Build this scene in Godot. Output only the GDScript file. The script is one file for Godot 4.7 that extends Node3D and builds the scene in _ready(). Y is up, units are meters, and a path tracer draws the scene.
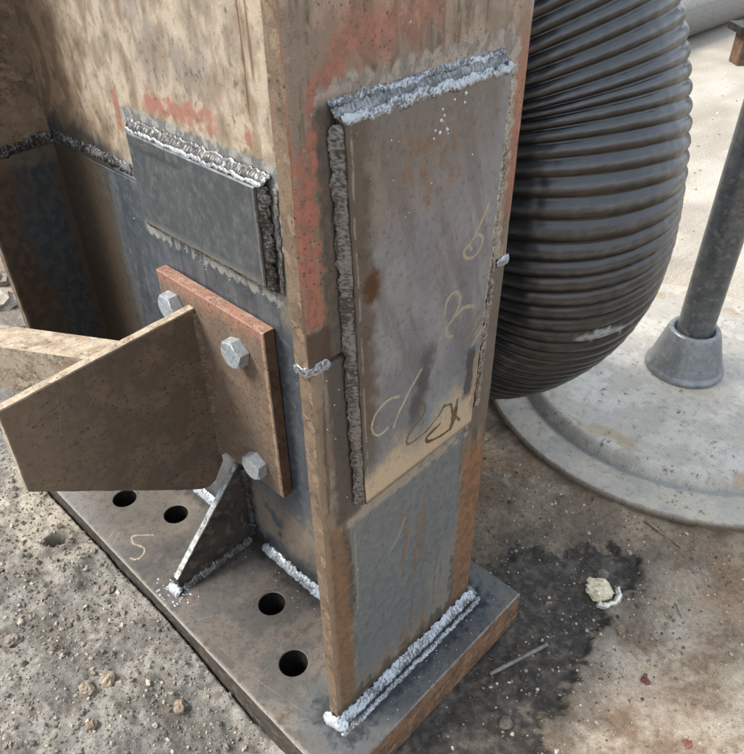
extends Node3D

const PLATE_BOTTOM := -0.062
const WEB := 0.105
const FAR := -0.611
const SPLICE := 0.507

var rng := RandomNumberGenerator.new()
var names := {}
# noise fields, 512 x 512, repeating, read with fine() and soft()
var n_grain: PackedByteArray
var n_mid: PackedByteArray
var n_blotch: PackedByteArray
var n_pit: PackedByteArray
# what a painter writes for the pixel it is asked for
var K := Color.WHITE
var Q := 0.7
var H := 0.5
var M := {}


func _ready() -> void:
	rng.seed = 71
	camera_and_light()
	make_noise()
	make_materials()
	build_ground()
	build_column()
	build_bracket()
	build_hose()
	build_stand()
	build_litter()
	build_background()


# ---------------------------------------------------------------- camera, sky, sun
func camera_and_light() -> void:
	var cam := Camera3D.new()
	cam.name = "camera"
	var yaw := 0.7932
	var pitch := -0.656
	var roll := -0.015
	var f := Vector3(sin(yaw) * cos(pitch), sin(pitch), -cos(yaw) * cos(pitch))
	var r := Vector3(cos(yaw), 0, sin(yaw))
	var u := r.cross(f)
	var r2 := r * cos(roll) + u * sin(roll)
	var u2 := u * cos(roll) - r * sin(roll)
	cam.transform = Transform3D(Basis(r2, u2, -f), Vector3(-0.2668, 0.8241, 0.3239))
	cam.fov = 55.37
	cam.near = 0.02
	cam.far = 200.0
	cam.current = true
	add_child(cam)
	var we := WorldEnvironment.new()
	we.name = "world_environment"
	var e := Environment.new()
	e.background_mode = Environment.BG_SKY
	var sm := ProceduralSkyMaterial.new()
	sm.sky_top_color = Color(0.79, 0.845, 0.92)
	sm.sky_horizon_color = Color(0.85, 0.885, 0.92)
	sm.sky_curve = 0.2
	sm.ground_horizon_color = Color(0.42, 0.39, 0.35)
	sm.ground_bottom_color = Color(0.30, 0.28, 0.25)
	sm.sun_angle_max = 0.0
	sm.sky_energy_multiplier = 0.95
	sm.ground_energy_multiplier = 0.8
	var sky := Sky.new()
	sky.sky_material = sm
	e.sky = sky
	e.tonemap_mode = Environment.TONE_MAPPER_LINEAR
	e.tonemap_exposure = 2.5
	e.sdfgi_enabled = true
	e.ssao_enabled = true
	e.ssil_enabled = true
	we.environment = e
	add_child(we)
	var sun := DirectionalLight3D.new()
	sun.name = "sun"
	sun.light_energy = 0.9
	sun.light_angular_distance = 22.0
	sun.light_color = Color(1.0, 0.985, 0.965)
	sun.shadow_enabled = true
	var to_sun := Vector3(-0.62, 1.0, -0.62).normalized()
	sun.transform = Transform3D(Basis.looking_at(-to_sun, Vector3.UP), Vector3(0, 3, 0))
	add_child(sun)


# ---------------------------------------------------------------- tree helpers
func numbered(called: String) -> String:
	if not names.has(called):
		names[called] = 0
		return called
	names[called] += 1
	return "%s_%03d" % [called, names[called]]


func tag(o: Node3D, label: String, category := "", group := "", kind := "") -> void:
	if label:
		o.set_meta("label", label)
	if category:
		o.set_meta("category", category)
	if group:
		o.set_meta("group", group)
	if kind:
		o.set_meta("kind", kind)


func thing(called: String, label: String, category: String, at := Vector3.ZERO, group := "") -> Node3D:
	var o := Node3D.new()
	o.name = numbered(called)
	o.position = at
	tag(o, label, category, group)
	add_child(o)
	return o


func part(called: String, mesh: Mesh, parent: Node3D, mats: Array, label := "") -> MeshInstance3D:
	var o := MeshInstance3D.new()
	o.name = numbered(called) if parent == self else called
	o.mesh = mesh
	for i in mats.size():
		if i < mesh.get_surface_count():
			mesh.surface_set_material(i, mats[i])
	if label:
		o.set_meta("label", label)
	parent.add_child(o, true)
	return o


# ---------------------------------------------------------------- noise
func noise_bytes(kind: int, freq: float, octaves: int, sd: int, gain := 0.5) -> PackedByteArray:
	var n := FastNoiseLite.new()
	n.noise_type = kind
	n.frequency = freq
	n.seed = sd
	n.fractal_type = FastNoiseLite.FRACTAL_FBM if octaves > 1 else FastNoiseLite.FRACTAL_NONE
	n.fractal_octaves = octaves
	n.fractal_gain = gain
	if kind == FastNoiseLite.TYPE_CELLULAR:
		n.cellular_return_type = FastNoiseLite.RETURN_DISTANCE
	var im := n.get_seamless_image(512, 512, false, false, 0.15)
	im.convert(Image.FORMAT_L8)
	return im.get_data()


func make_noise() -> void:
	n_grain = noise_bytes(FastNoiseLite.TYPE_SIMPLEX, 0.17, 3, 3)
	n_mid = noise_bytes(FastNoiseLite.TYPE_SIMPLEX, 0.015, 6, 11, 0.6)
	n_blotch = noise_bytes(FastNoiseLite.TYPE_SIMPLEX, 0.009, 6, 23, 0.56)
	n_pit = noise_bytes(FastNoiseLite.TYPE_CELLULAR, 0.06, 1, 31)


# x, y in texels of the field
func fine(a: PackedByteArray, x: float, y: float) -> float:
	return a[((int(y + 5120.0) & 511) << 9) | (int(x + 5120.0) & 511)] * 0.00392157


func soft(a: PackedByteArray, x: float, y: float) -> float:
	x += 5120.0
	y += 5120.0
	var ix := int(x)
	var iy := int(y)
	var fx := x - ix
	var fy := y - iy
	var r0 := (iy & 511) << 9
	var r1 := ((iy + 1) & 511) << 9
	ix &= 511
	var jx := (ix + 1) & 511
	return lerpf(lerpf(a[r0 | ix], a[r0 | jx], fx), lerpf(a[r1 | ix], a[r1 | jx], fx), fy) * 0.00392157


# ---------------------------------------------------------------- painting
func mixk(c: Color, t: float) -> void:
	K = K.lerp(c, clampf(t, 0.0, 1.0))


# paints rect (metres) at w x h pixels; fn(x, y) fills K, Q, H.  Row 0 of the picture is the top (largest y).
func paint(rect: Rect2, w: int, h: int, fn: Callable, metal: float, bump_mm: float, strokes: Array = [], scratches := 0) -> StandardMaterial3D:
	var grain := 0.22 if metal < 0.12 else 0.14
	var c := PackedByteArray()
	c.resize(w * h * 3)
	var q := PackedByteArray()
	q.resize(w * h)
	var hh := PackedByteArray()
	hh.resize(w * h)
	var i := 0
	var dx := rect.size.x / w
	var dy := rect.size.y / h
	for py in h:
		var y := rect.position.y + rect.size.y - (py + 0.5) * dy
		for px in w:
			fn.call(rect.position.x + (px + 0.5) * dx, y)
			# fine grain and crisp little flakes
			var s1 := fine(n_grain, px * 2.9, py * 2.9)
			var s2 := fine(n_grain, py * 1.3 + 77.0, px * 1.3)
			var fl := fine(n_mid, px * 2.3 + 311.0, py * 1.9) * 0.7 + s2 * 0.3
			var sp := 1.0 + grain * (s1 - 0.5)
			if fl > 0.70:
				sp *= 0.84
			elif fl < 0.27:
				sp *= 1.08
			K = Color(K.r * sp, K.g * sp, K.b * sp)
			c[i * 3] = clampi(int(K.r * 255.0), 0, 255)
			c[i * 3 + 1] = clampi(int(K.g * 255.0), 0, 255)
			c[i * 3 + 2] = clampi(int(K.b * 255.0), 0, 255)
			q[i] = clampi(int(Q * 255.0), 0, 255)
			hh[i] = clampi(int(H * 255.0), 0, 255)
			i += 1
	var im := Image.create_from_data(w, h, false, Image.FORMAT_RGB8, c)
	for k in scratches:
		var a := Vector2(rect.position.x + rng.randf() * rect.size.x, rect.position.y + rng.randf() * rect.size.y)
		var t := rng.randf_range(-0.6, 0.6) + (PI * 0.5 if rng.randf() < 0.65 else 0.0)
		var b := a + Vector2(cos(t), sin(t)) * (0.008 + 0.06 * pow(rng.randf(), 2.0))
		var mid := (a + b) * 0.5 + Vector2(rng.randfn(0, 0.002), rng.randfn(0, 0.002))
		var lt := rng.randf() < 0.6
		stroke(im, rect, [a.x, a.y, mid.x, mid.y, b.x, b.y], 0.0007, Color(0.62, 0.58, 0.52) if lt else Color(0.16, 0.14, 0.12), rng.randf_range(0.25, 0.8))
	for s in strokes:
		stroke(im, rect, s[0], s[1], s[2], s[3])
	var m := StandardMaterial3D.new()
	m.albedo_texture = ImageTexture.create_from_image(im)
	m.roughness = 1.0
	m.roughness_texture = ImageTexture.create_from_image(Image.create_from_data(w, h, false, Image.FORMAT_L8, q))
	m.metallic = metal
	m.metallic_specular = 0.5
	m.heightmap_enabled = true
	m.heightmap_texture = ImageTexture.create_from_image(Image.create_from_data(w, h, false, Image.FORMAT_L8, hh))
	m.heightmap_scale = bump_mm * 0.06
	return m


# a hand-drawn line: points (x, y, x, y ...) in metres, smoothed, with uneven pressure
func stroke(im: Image, rect: Rect2, pts: Array, width: float, col: Color, strength: float) -> void:
	var cv := Curve2D.new()
	var n := pts.size() / 2
	for k in n:
		var p := Vector2(pts[k * 2], pts[k * 2 + 1])
		var a := Vector2(pts[maxi(k - 1, 0) * 2], pts[maxi(k - 1, 0) * 2 + 1])
		var b := Vector2(pts[mini(k + 1, n - 1) * 2], pts[mini(k + 1, n - 1) * 2 + 1])
		cv.add_point(p, (a - b) / 6.0, (b - a) / 6.0)
	cv.bake_interval = 0.0006
	var sx := im.get_width() / rect.size.x
	var sy := im.get_height() / rect.size.y
	for p in cv.get_baked_points():
		var cx := (p.x - rect.position.x) * sx
		var cy := (rect.position.y + rect.size.y - p.y) * sy
		var press := (0.6 if width > 0.002 else 0.6) + 0.6 * soft(n_mid, p.x * 3000.0, p.y * 3000.0)
		var rx := maxf(width * 0.5 * sx * press, 0.8)
		var ry := maxf(width * 0.5 * sy * press, 0.8)
		for yy in range(int(cy - ry) - 1, int(cy + ry) + 2):
			for xx in range(int(cx - rx) - 1, int(cx + rx) + 2):
				if xx < 0 or yy < 0 or xx >= im.get_width() or yy >= im.get_height():
					continue
				var d := Vector2((xx + 0.5 - cx) / rx, (yy + 0.5 - cy) / ry).length()
				if d < 1.0:
					var g := fine(n_grain, xx * 1.0, yy * 1.0)
					var t := strength * (1.0 - d * d) * smoothstep(0.36, 0.72, g * 0.75 + press * 0.25) * 0.75
					im.set_pixel(xx, yy, im.get_pixel(xx, yy).lerp(col, clampf(t, 0, 1)))


# signed distance to a box: below zero inside
func box_d(x: float, y: float, x0: float, y0: float, x1: float, y1: float) -> float:
	var dx := maxf(x0 - x, x - x1)
	var dy := maxf(y0 - y, y - y1)
	if dx > 0.0 and dy > 0.0:
		return sqrt(dx * dx + dy * dy)
	return maxf(dx, dy)


func band(v: float, a: float, b: float, s: float) -> float:
	return smoothstep(a - s, a + s, v) * (1.0 - smoothstep(b - s, b + s, v))


# a tile of 0.25 m of plain worn steel in three tones
func tile(a: Color, b: Color, c: Color, px: int, metal: float, rough: float, bump_mm: float, pits := 0.5) -> StandardMaterial3D:
	var k := 512.0 / px
	var m := paint(Rect2(0, 0, px, px), px, px, func(x: float, y: float) -> void:
		var u := x * k
		var v := y * k
		var m1 := fine(n_mid, u, v)
		var b1 := fine(n_blotch, u, v)
		var g := fine(n_grain, u * 2.2, v * 2.2)
		var p := fine(n_pit, u, v)
		K = a.lerp(b, smoothstep(0.3, 0.7, b1 * 0.5 + m1 * 0.5))
		mixk(c, smoothstep(0.55, 0.75, m1) * 0.8)
		var s := 0.8 + 0.4 * g
		var pit := (1.0 - smoothstep(0.06, 0.2, p)) * pits
		K = Color(K.r * s, K.g * s, K.b * s).lerp(Color(0.12, 0.1, 0.085), pit * smoothstep(0.45, 0.65, b1))
		Q = rough + 0.25 * (m1 - 0.5)
		H = 0.45 * m1 + 0.4 * g - 0.4 * pit + 0.2, metal, bump_mm)
	return m


func flat_mat(c: Color, rough: float, metal := 0.0) -> StandardMaterial3D:
	var m := StandardMaterial3D.new()
	m.albedo_color = c
	m.roughness = rough
	m.metallic = metal
	return m


func tri_map(m: StandardMaterial3D, scale: float) -> StandardMaterial3D:
	m.uv1_triplanar = true
	m.uv1_scale = Vector3.ONE * scale
	return m


func make_materials() -> void:
	M.edge_beige = tile(Color(0.42, 0.35, 0.275), Color(0.33, 0.27, 0.21), Color(0.49, 0.41, 0.325), 512, 0.1, 0.7, 0.6)
	M.edge_rust = tile(Color(0.44, 0.315, 0.215), Color(0.31, 0.235, 0.175), Color(0.52, 0.40, 0.29), 256, 0.05, 0.8, 0.9)
	M.edge_dark = tile(Color(0.28, 0.25, 0.22), Color(0.20, 0.18, 0.16), Color(0.38, 0.34, 0.29), 256, 0.25, 0.6, 0.6)
	M.steel_grey = tile(Color(0.40, 0.40, 0.39), Color(0.33, 0.32, 0.31), Color(0.47, 0.45, 0.42), 256, 0.35, 0.5, 0.3)
	M.edge_brown = tile(Color(0.36, 0.27, 0.19), Color(0.27, 0.20, 0.145), Color(0.42, 0.31, 0.22), 256, 0.05, 0.8, 0.6)
	M.edge_red = tile(Color(0.53, 0.37, 0.31), Color(0.46, 0.36, 0.30), Color(0.60, 0.47, 0.39), 256, 0.05, 0.75, 0.5)
	M.edge_pale = tile(Color(0.62, 0.62, 0.60), Color(0.48, 0.47, 0.44), Color(0.74, 0.74, 0.72), 256, 0.4, 0.5, 0.8)
	M.edge_dust = tile(Color(0.62, 0.56, 0.48), Color(0.50, 0.43, 0.35), Color(0.68, 0.63, 0.55), 256, 0.05, 0.8, 0.5)
	M.hole = tile(Color(0.16, 0.14, 0.12), Color(0.10, 0.09, 0.08), Color(0.22, 0.19, 0.16), 128, 0.3, 0.6, 0.3)
	M.zinc = tri_map(tile(Color(0.70, 0.72, 0.73), Color(0.64, 0.66, 0.67), Color(0.76, 0.78, 0.79), 128, 0.55, 0.38, 0.1, 0.1), 12.0)
	M.grain = tri_map(tile(Color(0.88, 0.87, 0.86), Color(0.74, 0.73, 0.72), Color(1.0, 0.99, 0.98), 128, 0.0, 0.9, 0.5, 0.35), 9.0)
	var w := StandardMaterial3D.new()
	w.vertex_color_use_as_albedo = true
	w.roughness = 0.4
	w.metallic = 0.55
	M.weld = w
	var s := StandardMaterial3D.new()
	s.vertex_color_use_as_albedo = true
	s.roughness = 0.9
	M.stone = s


# ---------------------------------------------------------------- mesh helpers
# a grid of nu x nv points; smooth normals; rows along v
func sheet(p: PackedVector3Array, nu: int, nv: int, close_u: bool, flip: bool, col := PackedColorArray(), uv := PackedVector2Array()) -> ArrayMesh:
	var ix := PackedInt32Array()
	var nr := PackedVector3Array()
	nr.resize(p.size())
	var last := nu if close_u else nu - 1
	for v in nv - 1:
		for u in last:
			var u1 := (u + 1) % nu
			var a := v * nu + u
			var b := v * nu + u1
			var c := (v + 1) * nu + u1
			var d := (v + 1) * nu + u
			if flip:
				var t := b
				b = d
				d = t
			var n := (p[c] - p[a]).cross(p[b] - p[d])
			nr[a] += n
			nr[b] += n
			nr[c] += n
			nr[d] += n
			ix.append_array(PackedInt32Array([a, b, c, a, c, d]))
	for i in nr.size():
		nr[i] = nr[i].normalized()
	var arr := []
	arr.resize(Mesh.ARRAY_MAX)
	arr[Mesh.ARRAY_VERTEX] = p
	arr[Mesh.ARRAY_NORMAL] = nr
	arr[Mesh.ARRAY_INDEX] = ix
	if col.size():
		arr[Mesh.ARRAY_COLOR] = col
	if uv.size():
		arr[Mesh.ARRAY_TEX_UV] = uv
	var m := ArrayMesh.new()
	m.add_surface_from_arrays(Mesh.PRIMITIVE_TRIANGLES, arr)
	return m


class Bag:
	var v := PackedVector3Array()
	var n := PackedVector3Array()
	var t := PackedVector2Array()
	func tri(a: Vector3, b: Vector3, c: Vector3, nn: Vector3, ta := Vector2.ZERO, tb := Vector2.ZERO, tc := Vector2.ZERO) -> void:
		if (c - a).cross(b - a).dot(nn) >= 0.0:
			v.append_array(PackedVector3Array([a, b, c]))
			t.append_array(PackedVector2Array([ta, tb, tc]))
		else:
			v.append_array(PackedVector3Array([a, c, b]))
			t.append_array(PackedVector2Array([ta, tc, tb]))
		n.append_array(PackedVector3Array([nn, nn, nn]))
	func quad(a: Vector3, b: Vector3, c: Vector3, d: Vector3, nn: Vector3, ta := Vector2.ZERO, tb := Vector2.ZERO, tc := Vector2.ZERO, td := Vector2.ZERO) -> void:
		tri(a, b, c, nn, ta, tb, tc)
		tri(a, c, d, nn, ta, tc, td)
	func to(m: ArrayMesh) -> void:
		if v.is_empty():
			return
		var arr := []
		arr.resize(Mesh.ARRAY_MAX)
		arr[Mesh.ARRAY_VERTEX] = v
		arr[Mesh.ARRAY_NORMAL] = n
		arr[Mesh.ARRAY_TEX_UV] = t
		m.add_surface_from_arrays(Mesh.PRIMITIVE_TRIANGLES, arr)


func rect_poly(x0: float, y0: float, x1: float, y1: float) -> PackedVector2Array:
	return PackedVector2Array([Vector2(x0, y0), Vector2(x1, y0), Vector2(x1, y1), Vector2(x0, y1)])


# an extruded plate.  poly: counter-clockwise in (U, V); front faces U x V; rect: what the picture on the front covers.
# surface 0 front and bevel, surface 1 edges and back (uv in metres x 4)
func plate(poly: PackedVector2Array, o: Vector3, u: Vector3, v: Vector3, thick: float, bevel: float, rect: Rect2, step := 0.012, rough := 0.0004, top_apart := false) -> ArrayMesh:
	var n := u.cross(v)
	var ring := PackedVector2Array()
	for i in poly.size():
		var a := poly[i]
		var b := poly[(i + 1) % poly.size()]
		var k := maxi(1, int(a.distance_to(b) / step))
		var out := (b - a).normalized().orthogonal() * -1.0
		for j in k:
			var p := a.lerp(b, float(j) / k)
			if j > 0:
				p += out * rng.randf_range(-rough, rough)
			ring.append(p)
	var cnt := ring.size()
	var inner := PackedVector2Array()
	var outs := PackedVector2Array()
	for i in cnt:
		var a := ring[(i + cnt - 1) % cnt]
		var b := ring[i]
		var c := ring[(i + 1) % cnt]
		var n1 := Vector2((b - a).y, -(b - a).x).normalized()
		var n2 := Vector2((c - b).y, -(c - b).x).normalized()
		var m := (n1 + n2).normalized()
		m /= maxf(0.4, m.dot(n1))
		outs.append(m)
		inner.append(b - m * bevel)
	var front := Bag.new()
	var edge := Bag.new()
	var upper := Bag.new()
	var P := func(q: Vector2, d: float) -> Vector3: return o + u * q.x + v * q.y - n * d
	var T := func(q: Vector2) -> Vector2: return Vector2((q.x - rect.position.x) / rect.size.x, 1.0 - (q.y - rect.position.y) / rect.size.y)
	var ids := Geometry2D.triangulate_polygon(inner)
	for i in range(0, ids.size(), 3):
		var a := inner[ids[i]]
		var b := inner[ids[i + 1]]
		var c := inner[ids[i + 2]]
		front.tri(P.call(a, 0.0), P.call(b, 0.0), P.call(c, 0.0), n, T.call(a), T.call(b), T.call(c))
		edge.tri(P.call(a, thick), P.call(b, thick), P.call(c, thick), -n, a * 4, b * 4, c * 4)
	var along := 0.0
	for i in cnt:
		var j := (i + 1) % cnt
		var a := ring[i]
		var b := ring[j]
		var out3 := (u * (b - a).y - v * (b - a).x).normalized()
		var nb := (out3 + n).normalized()
		front.quad(P.call(inner[i], 0.0), P.call(inner[j], 0.0), P.call(b, bevel), P.call(a, bevel), nb, T.call(inner[i]), T.call(inner[j]), T.call(b), T.call(a))
		var l := a.distance_to(b)
		var t0 := along * 4.0
		var t1 := (along + l) * 4.0
		var tb := (thick - bevel) * 4.0
		(upper if top_apart and out3.y > 0.6 else edge).quad(P.call(a, bevel), P.call(b, bevel), P.call(b, thick - bevel), P.call(a, thick - bevel), out3, Vector2(t0, 0), Vector2(t1, 0), Vector2(t1, tb), Vector2(t0, tb))
		edge.quad(P.call(a, thick - bevel), P.call(b, thick - bevel), P.call(inner[j], thick), P.call(inner[i], thick), (out3 - n).normalized(), Vector2(t0, tb), Vector2(t1, tb), Vector2(t1, tb + 0.01), Vector2(t0, tb + 0.01))
		along += l
	var m := ArrayMesh.new()
	front.to(m)
	edge.to(m)
	upper.to(m)
	return m


# a weld bead along pts.  up: the way the bead bulges.  tones: dark, light, share of light
func weld_mesh(pts: Array, up: Vector3, width: float, height: float, ripple: float, dark: Color, light: Color, share: float, sd: int, wander := 0.0012) -> ArrayMesh:
	var cv := Curve3D.new()
	for p in pts:
		cv.add_point(p)
	var ln := cv.get_baked_length()
	var rows := maxi(8, int(ln / 0.0011))
	var nu := 13
	var P := PackedVector3Array()
	var C := PackedColorArray()
	for r in rows:
		var s := ln * r / (rows - 1)
		var c := cv.sample_baked(s)
		var t := (cv.sample_baked(minf(s + 0.004, ln)) - cv.sample_baked(maxf(s - 0.004, 0.0))).normalized()
		var side := t.cross(up).normalized()
		var nn := side.cross(t).normalized()
		var wob := soft(n_mid, s * 4000.0 + sd * 37.0, sd * 91.0) - 0.5
		var wob2 := soft(n_mid, s * 4200.0 + sd * 17.0, sd * 53.0 + 200.0) - 0.5
		c += side * wob * wander * 4.0
		var ends := minf(1.0, minf(s, ln - s) / (width * 0.4) + 0.15)
		ends = sqrt(ends)
		for k in nu:
			var a := PI * k / (nu - 1)
			var sn := sin(a)
			var q := s + sn * width * 0.35 + wob2 * 0.006
			var rp := 1.0 - pow(absf(cos(PI * q / (ripple * 0.62))), 3.0)
			var g := fine(n_grain, s * 4200.0 + sd * 13.0, k * 11.0 + sd * 7.0)
			var lumpy := soft(n_mid, s * 9000.0 + sd * 29.0, k * 21.0 + sd * 11.0) - 0.5
			var hh := height * (0.84 + 0.16 * rp) * (0.95 + wob2 * 0.5) + (g - 0.5) * 0.0004 + lumpy * height * 0.25
			var ww := width * 0.5 * (1.0 + wob2 * 0.7 + (rp - 0.5) * 0.06 + lumpy * 0.12) * ends
			P.append(c + side * cos(a) * ww + nn * (sn * hh * ends - 0.0004))
			var patch := soft(n_blotch, s * 1600.0 + sd * 71.0, k * 9.0 + sd * 31.0)
			var w := smoothstep(0.66 - share * 0.42, 0.84 - share * 0.42, patch * 0.4 + g * 0.45 + lumpy * 0.3 + 0.05 + (rp - 0.6) * 0.08 + (sn - 0.6) * 0.1)
			C.append(dark.lerp(light, w) * (0.8 + 0.4 * g))
	return sheet(P, nu, rows, false, false, C)


func lathe(profile: Array, seg: int, noise := 0.0, uv_scale := 0.0) -> ArrayMesh:
	var P := PackedVector3Array()
	var U := PackedVector2Array()
	for q in profile:
		for k in seg:
			var a := TAU * k / seg
			var r: float = q.x + (noise * (soft(n_mid, k * 512.0 / seg, q.y * 2000.0) - 0.5) if noise > 0.0 else 0.0)
			P.append(Vector3(cos(a) * r, q.y, sin(a) * r))
			U.append(Vector2(0.5 + cos(a) * q.x * uv_scale, 0.5 + sin(a) * q.x * uv_scale))
	return sheet(P, seg, profile.size(), true, false, PackedColorArray(), U)


# an uneven lump: a stone, a piece of slag
func lump(sd: int, rings: int, seg: int, squash: Vector3, rough: float, facet := true) -> ArrayMesh:
	var r := RandomNumberGenerator.new()
	r.seed = sd
	var n := FastNoiseLite.new()
	n.seed = sd
	n.frequency = 1.1
	n.fractal_octaves = 3
	var P := []
	for i in rings + 1:
		for k in seg:
			var th := PI * i / rings
			var ph := TAU * k / seg
			var d := Vector3(sin(th) * cos(ph), cos(th), sin(th) * sin(ph))
			P.append(d * squash * (1.0 + rough * n.get_noise_3dv(d * 1.6) * 2.0))
	var b := Bag.new()
	for i in rings:
		for k in seg:
			var a: Vector3 = P[i * seg + k]
			var c: Vector3 = P[i * seg + (k + 1) % seg]
			var d: Vector3 = P[(i + 1) * seg + (k + 1) % seg]
			var e: Vector3 = P[(i + 1) * seg + k]
			for q in [[a, c, d], [a, d, e]]:
				var nn: Vector3 = (q[1] - q[0]).cross(q[2] - q[0])
				if nn.length() < 1e-9:
					continue
				nn = nn.normalized()
				if nn.dot(q[0] + q[1] + q[2]) < 0:
					nn = -nn
				b.tri(q[0], q[1], q[2], nn)
	var m := ArrayMesh.new()
	b.to(m)
	if not facet:
		var st := SurfaceTool.new()
		st.create_from(m, 0)
		st.index()
		st.generate_normals()
		m = st.commit()
	return m


func box(b: Bag, lo: Vector3, hi: Vector3, uv := 4.0) -> void:
	for ax in 3:
		for s in 2:
			var i := (ax + 1) % 3
			var j := (ax + 2) % 3
			var n := Vector3.ZERO
			n[ax] = 1.0 if s else -1.0
			var q := []
			var t := []
			for c in [[0, 0], [1, 0], [1, 1], [0, 1]]:
				var p := Vector3.ZERO
				p[ax] = hi[ax] if s else lo[ax]
				p[i] = hi[i] if c[0] else lo[i]
				p[j] = hi[j] if c[1] else lo[j]
				q.append(p)
				t.append(Vector2(p[i], p[j]) * uv)
			b.quad(q[0], q[1], q[2], q[3], n, t[0], t[1], t[2], t[3])


func box_mesh(lo: Vector3, hi: Vector3, uv := 4.0) -> ArrayMesh:
	var b := Bag.new()
	box(b, lo, hi, uv)
	var m := ArrayMesh.new()
	b.to(m)
	return m


# ---------------------------------------------------------------- ground
const OIL := [0.30, -0.09, 0.40, -0.01, 0.489, 0.069, 0.515, 0.125, 0.48, 0.142, 0.41, 0.125, 0.39, 0.142, 0.343, 0.148, 0.30, 0.150, 0.249, 0.160, 0.20, 0.152, 0.164, 0.172, 0.126, 0.165, 0.02, 0.12, -0.05, 0.06, 0.1, 0.02]
var oil_poly := PackedVector2Array()


func oil_d(x: float, z: float) -> float:
	var p := Vector2(x, z)
	var best := 9.0
	for i in oil_poly.size():
		var c := Geometry2D.get_closest_point_to_segment(p, oil_poly[i], oil_poly[(i + 1) % oil_poly.size()])
		best = minf(best, p.distance_to(c))
	return -best if Geometry2D.is_point_in_polygon(p, oil_poly) else best


func base_height(x: float, z: float) -> float:
	# soil banked up against the left side of the base plate
	var bank := smoothstep(-0.02, -0.30, z) * (1.0 - smoothstep(0.1, 0.5, x))
	if x > -0.056 and x < 0.292 and z < 0.053 and z > -0.70:
		bank = 0.0
	return lerpf(-0.066, -0.030, bank)


func gravel_share(x: float, z: float) -> float:
	return (1.0 - smoothstep(0.0, 0.35, x + 0.1 * (soft(n_blotch, x * 400.0, z * 400.0) - 0.5))) * (1.0 - smoothstep(-0.02, 0.08, z))


func ground_height(x: float, z: float, oil: float) -> float:
	var m := soft(n_mid, x * 1100.0, z * 1100.0) - 0.5
	var b := soft(n_blotch, x * 500.0 + 90.0, z * 500.0) - 0.5
	var g := soft(n_grain, x * 700.0, z * 700.0) - 0.5
	var gs := gravel_share(x, z)
	var near := 1.0 - smoothstep(1.0, 2.2, Vector2(x - 0.1, z + 0.1).length())
	b *= near
	m *= near
	g *= near
	var h := base_height(x, z) + b * lerpf(0.007, 0.018, gs) + m * lerpf(0.005, 0.0095, gs) + g * lerpf(0.0018, 0.0042, gs)
	if oil < 5.0:
		# the worn slab ends in a broken lip, lower and oily beside the plate
		var e := oil + (m + b) * 0.02
		h += lerpf(-0.005, 0.002, smoothstep(-0.004, 0.004, e))
	# a shallow hole in the soil
	var hd := Vector2(x + 0.093, z + 0.527).length()
	if hd < 0.06:
		h += -0.034 * (1.0 - smoothstep(0.010, 0.0165, hd + m * 0.006)) + 0.005 * band(hd, 0.018, 0.026, 0.006)
	return h


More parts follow.
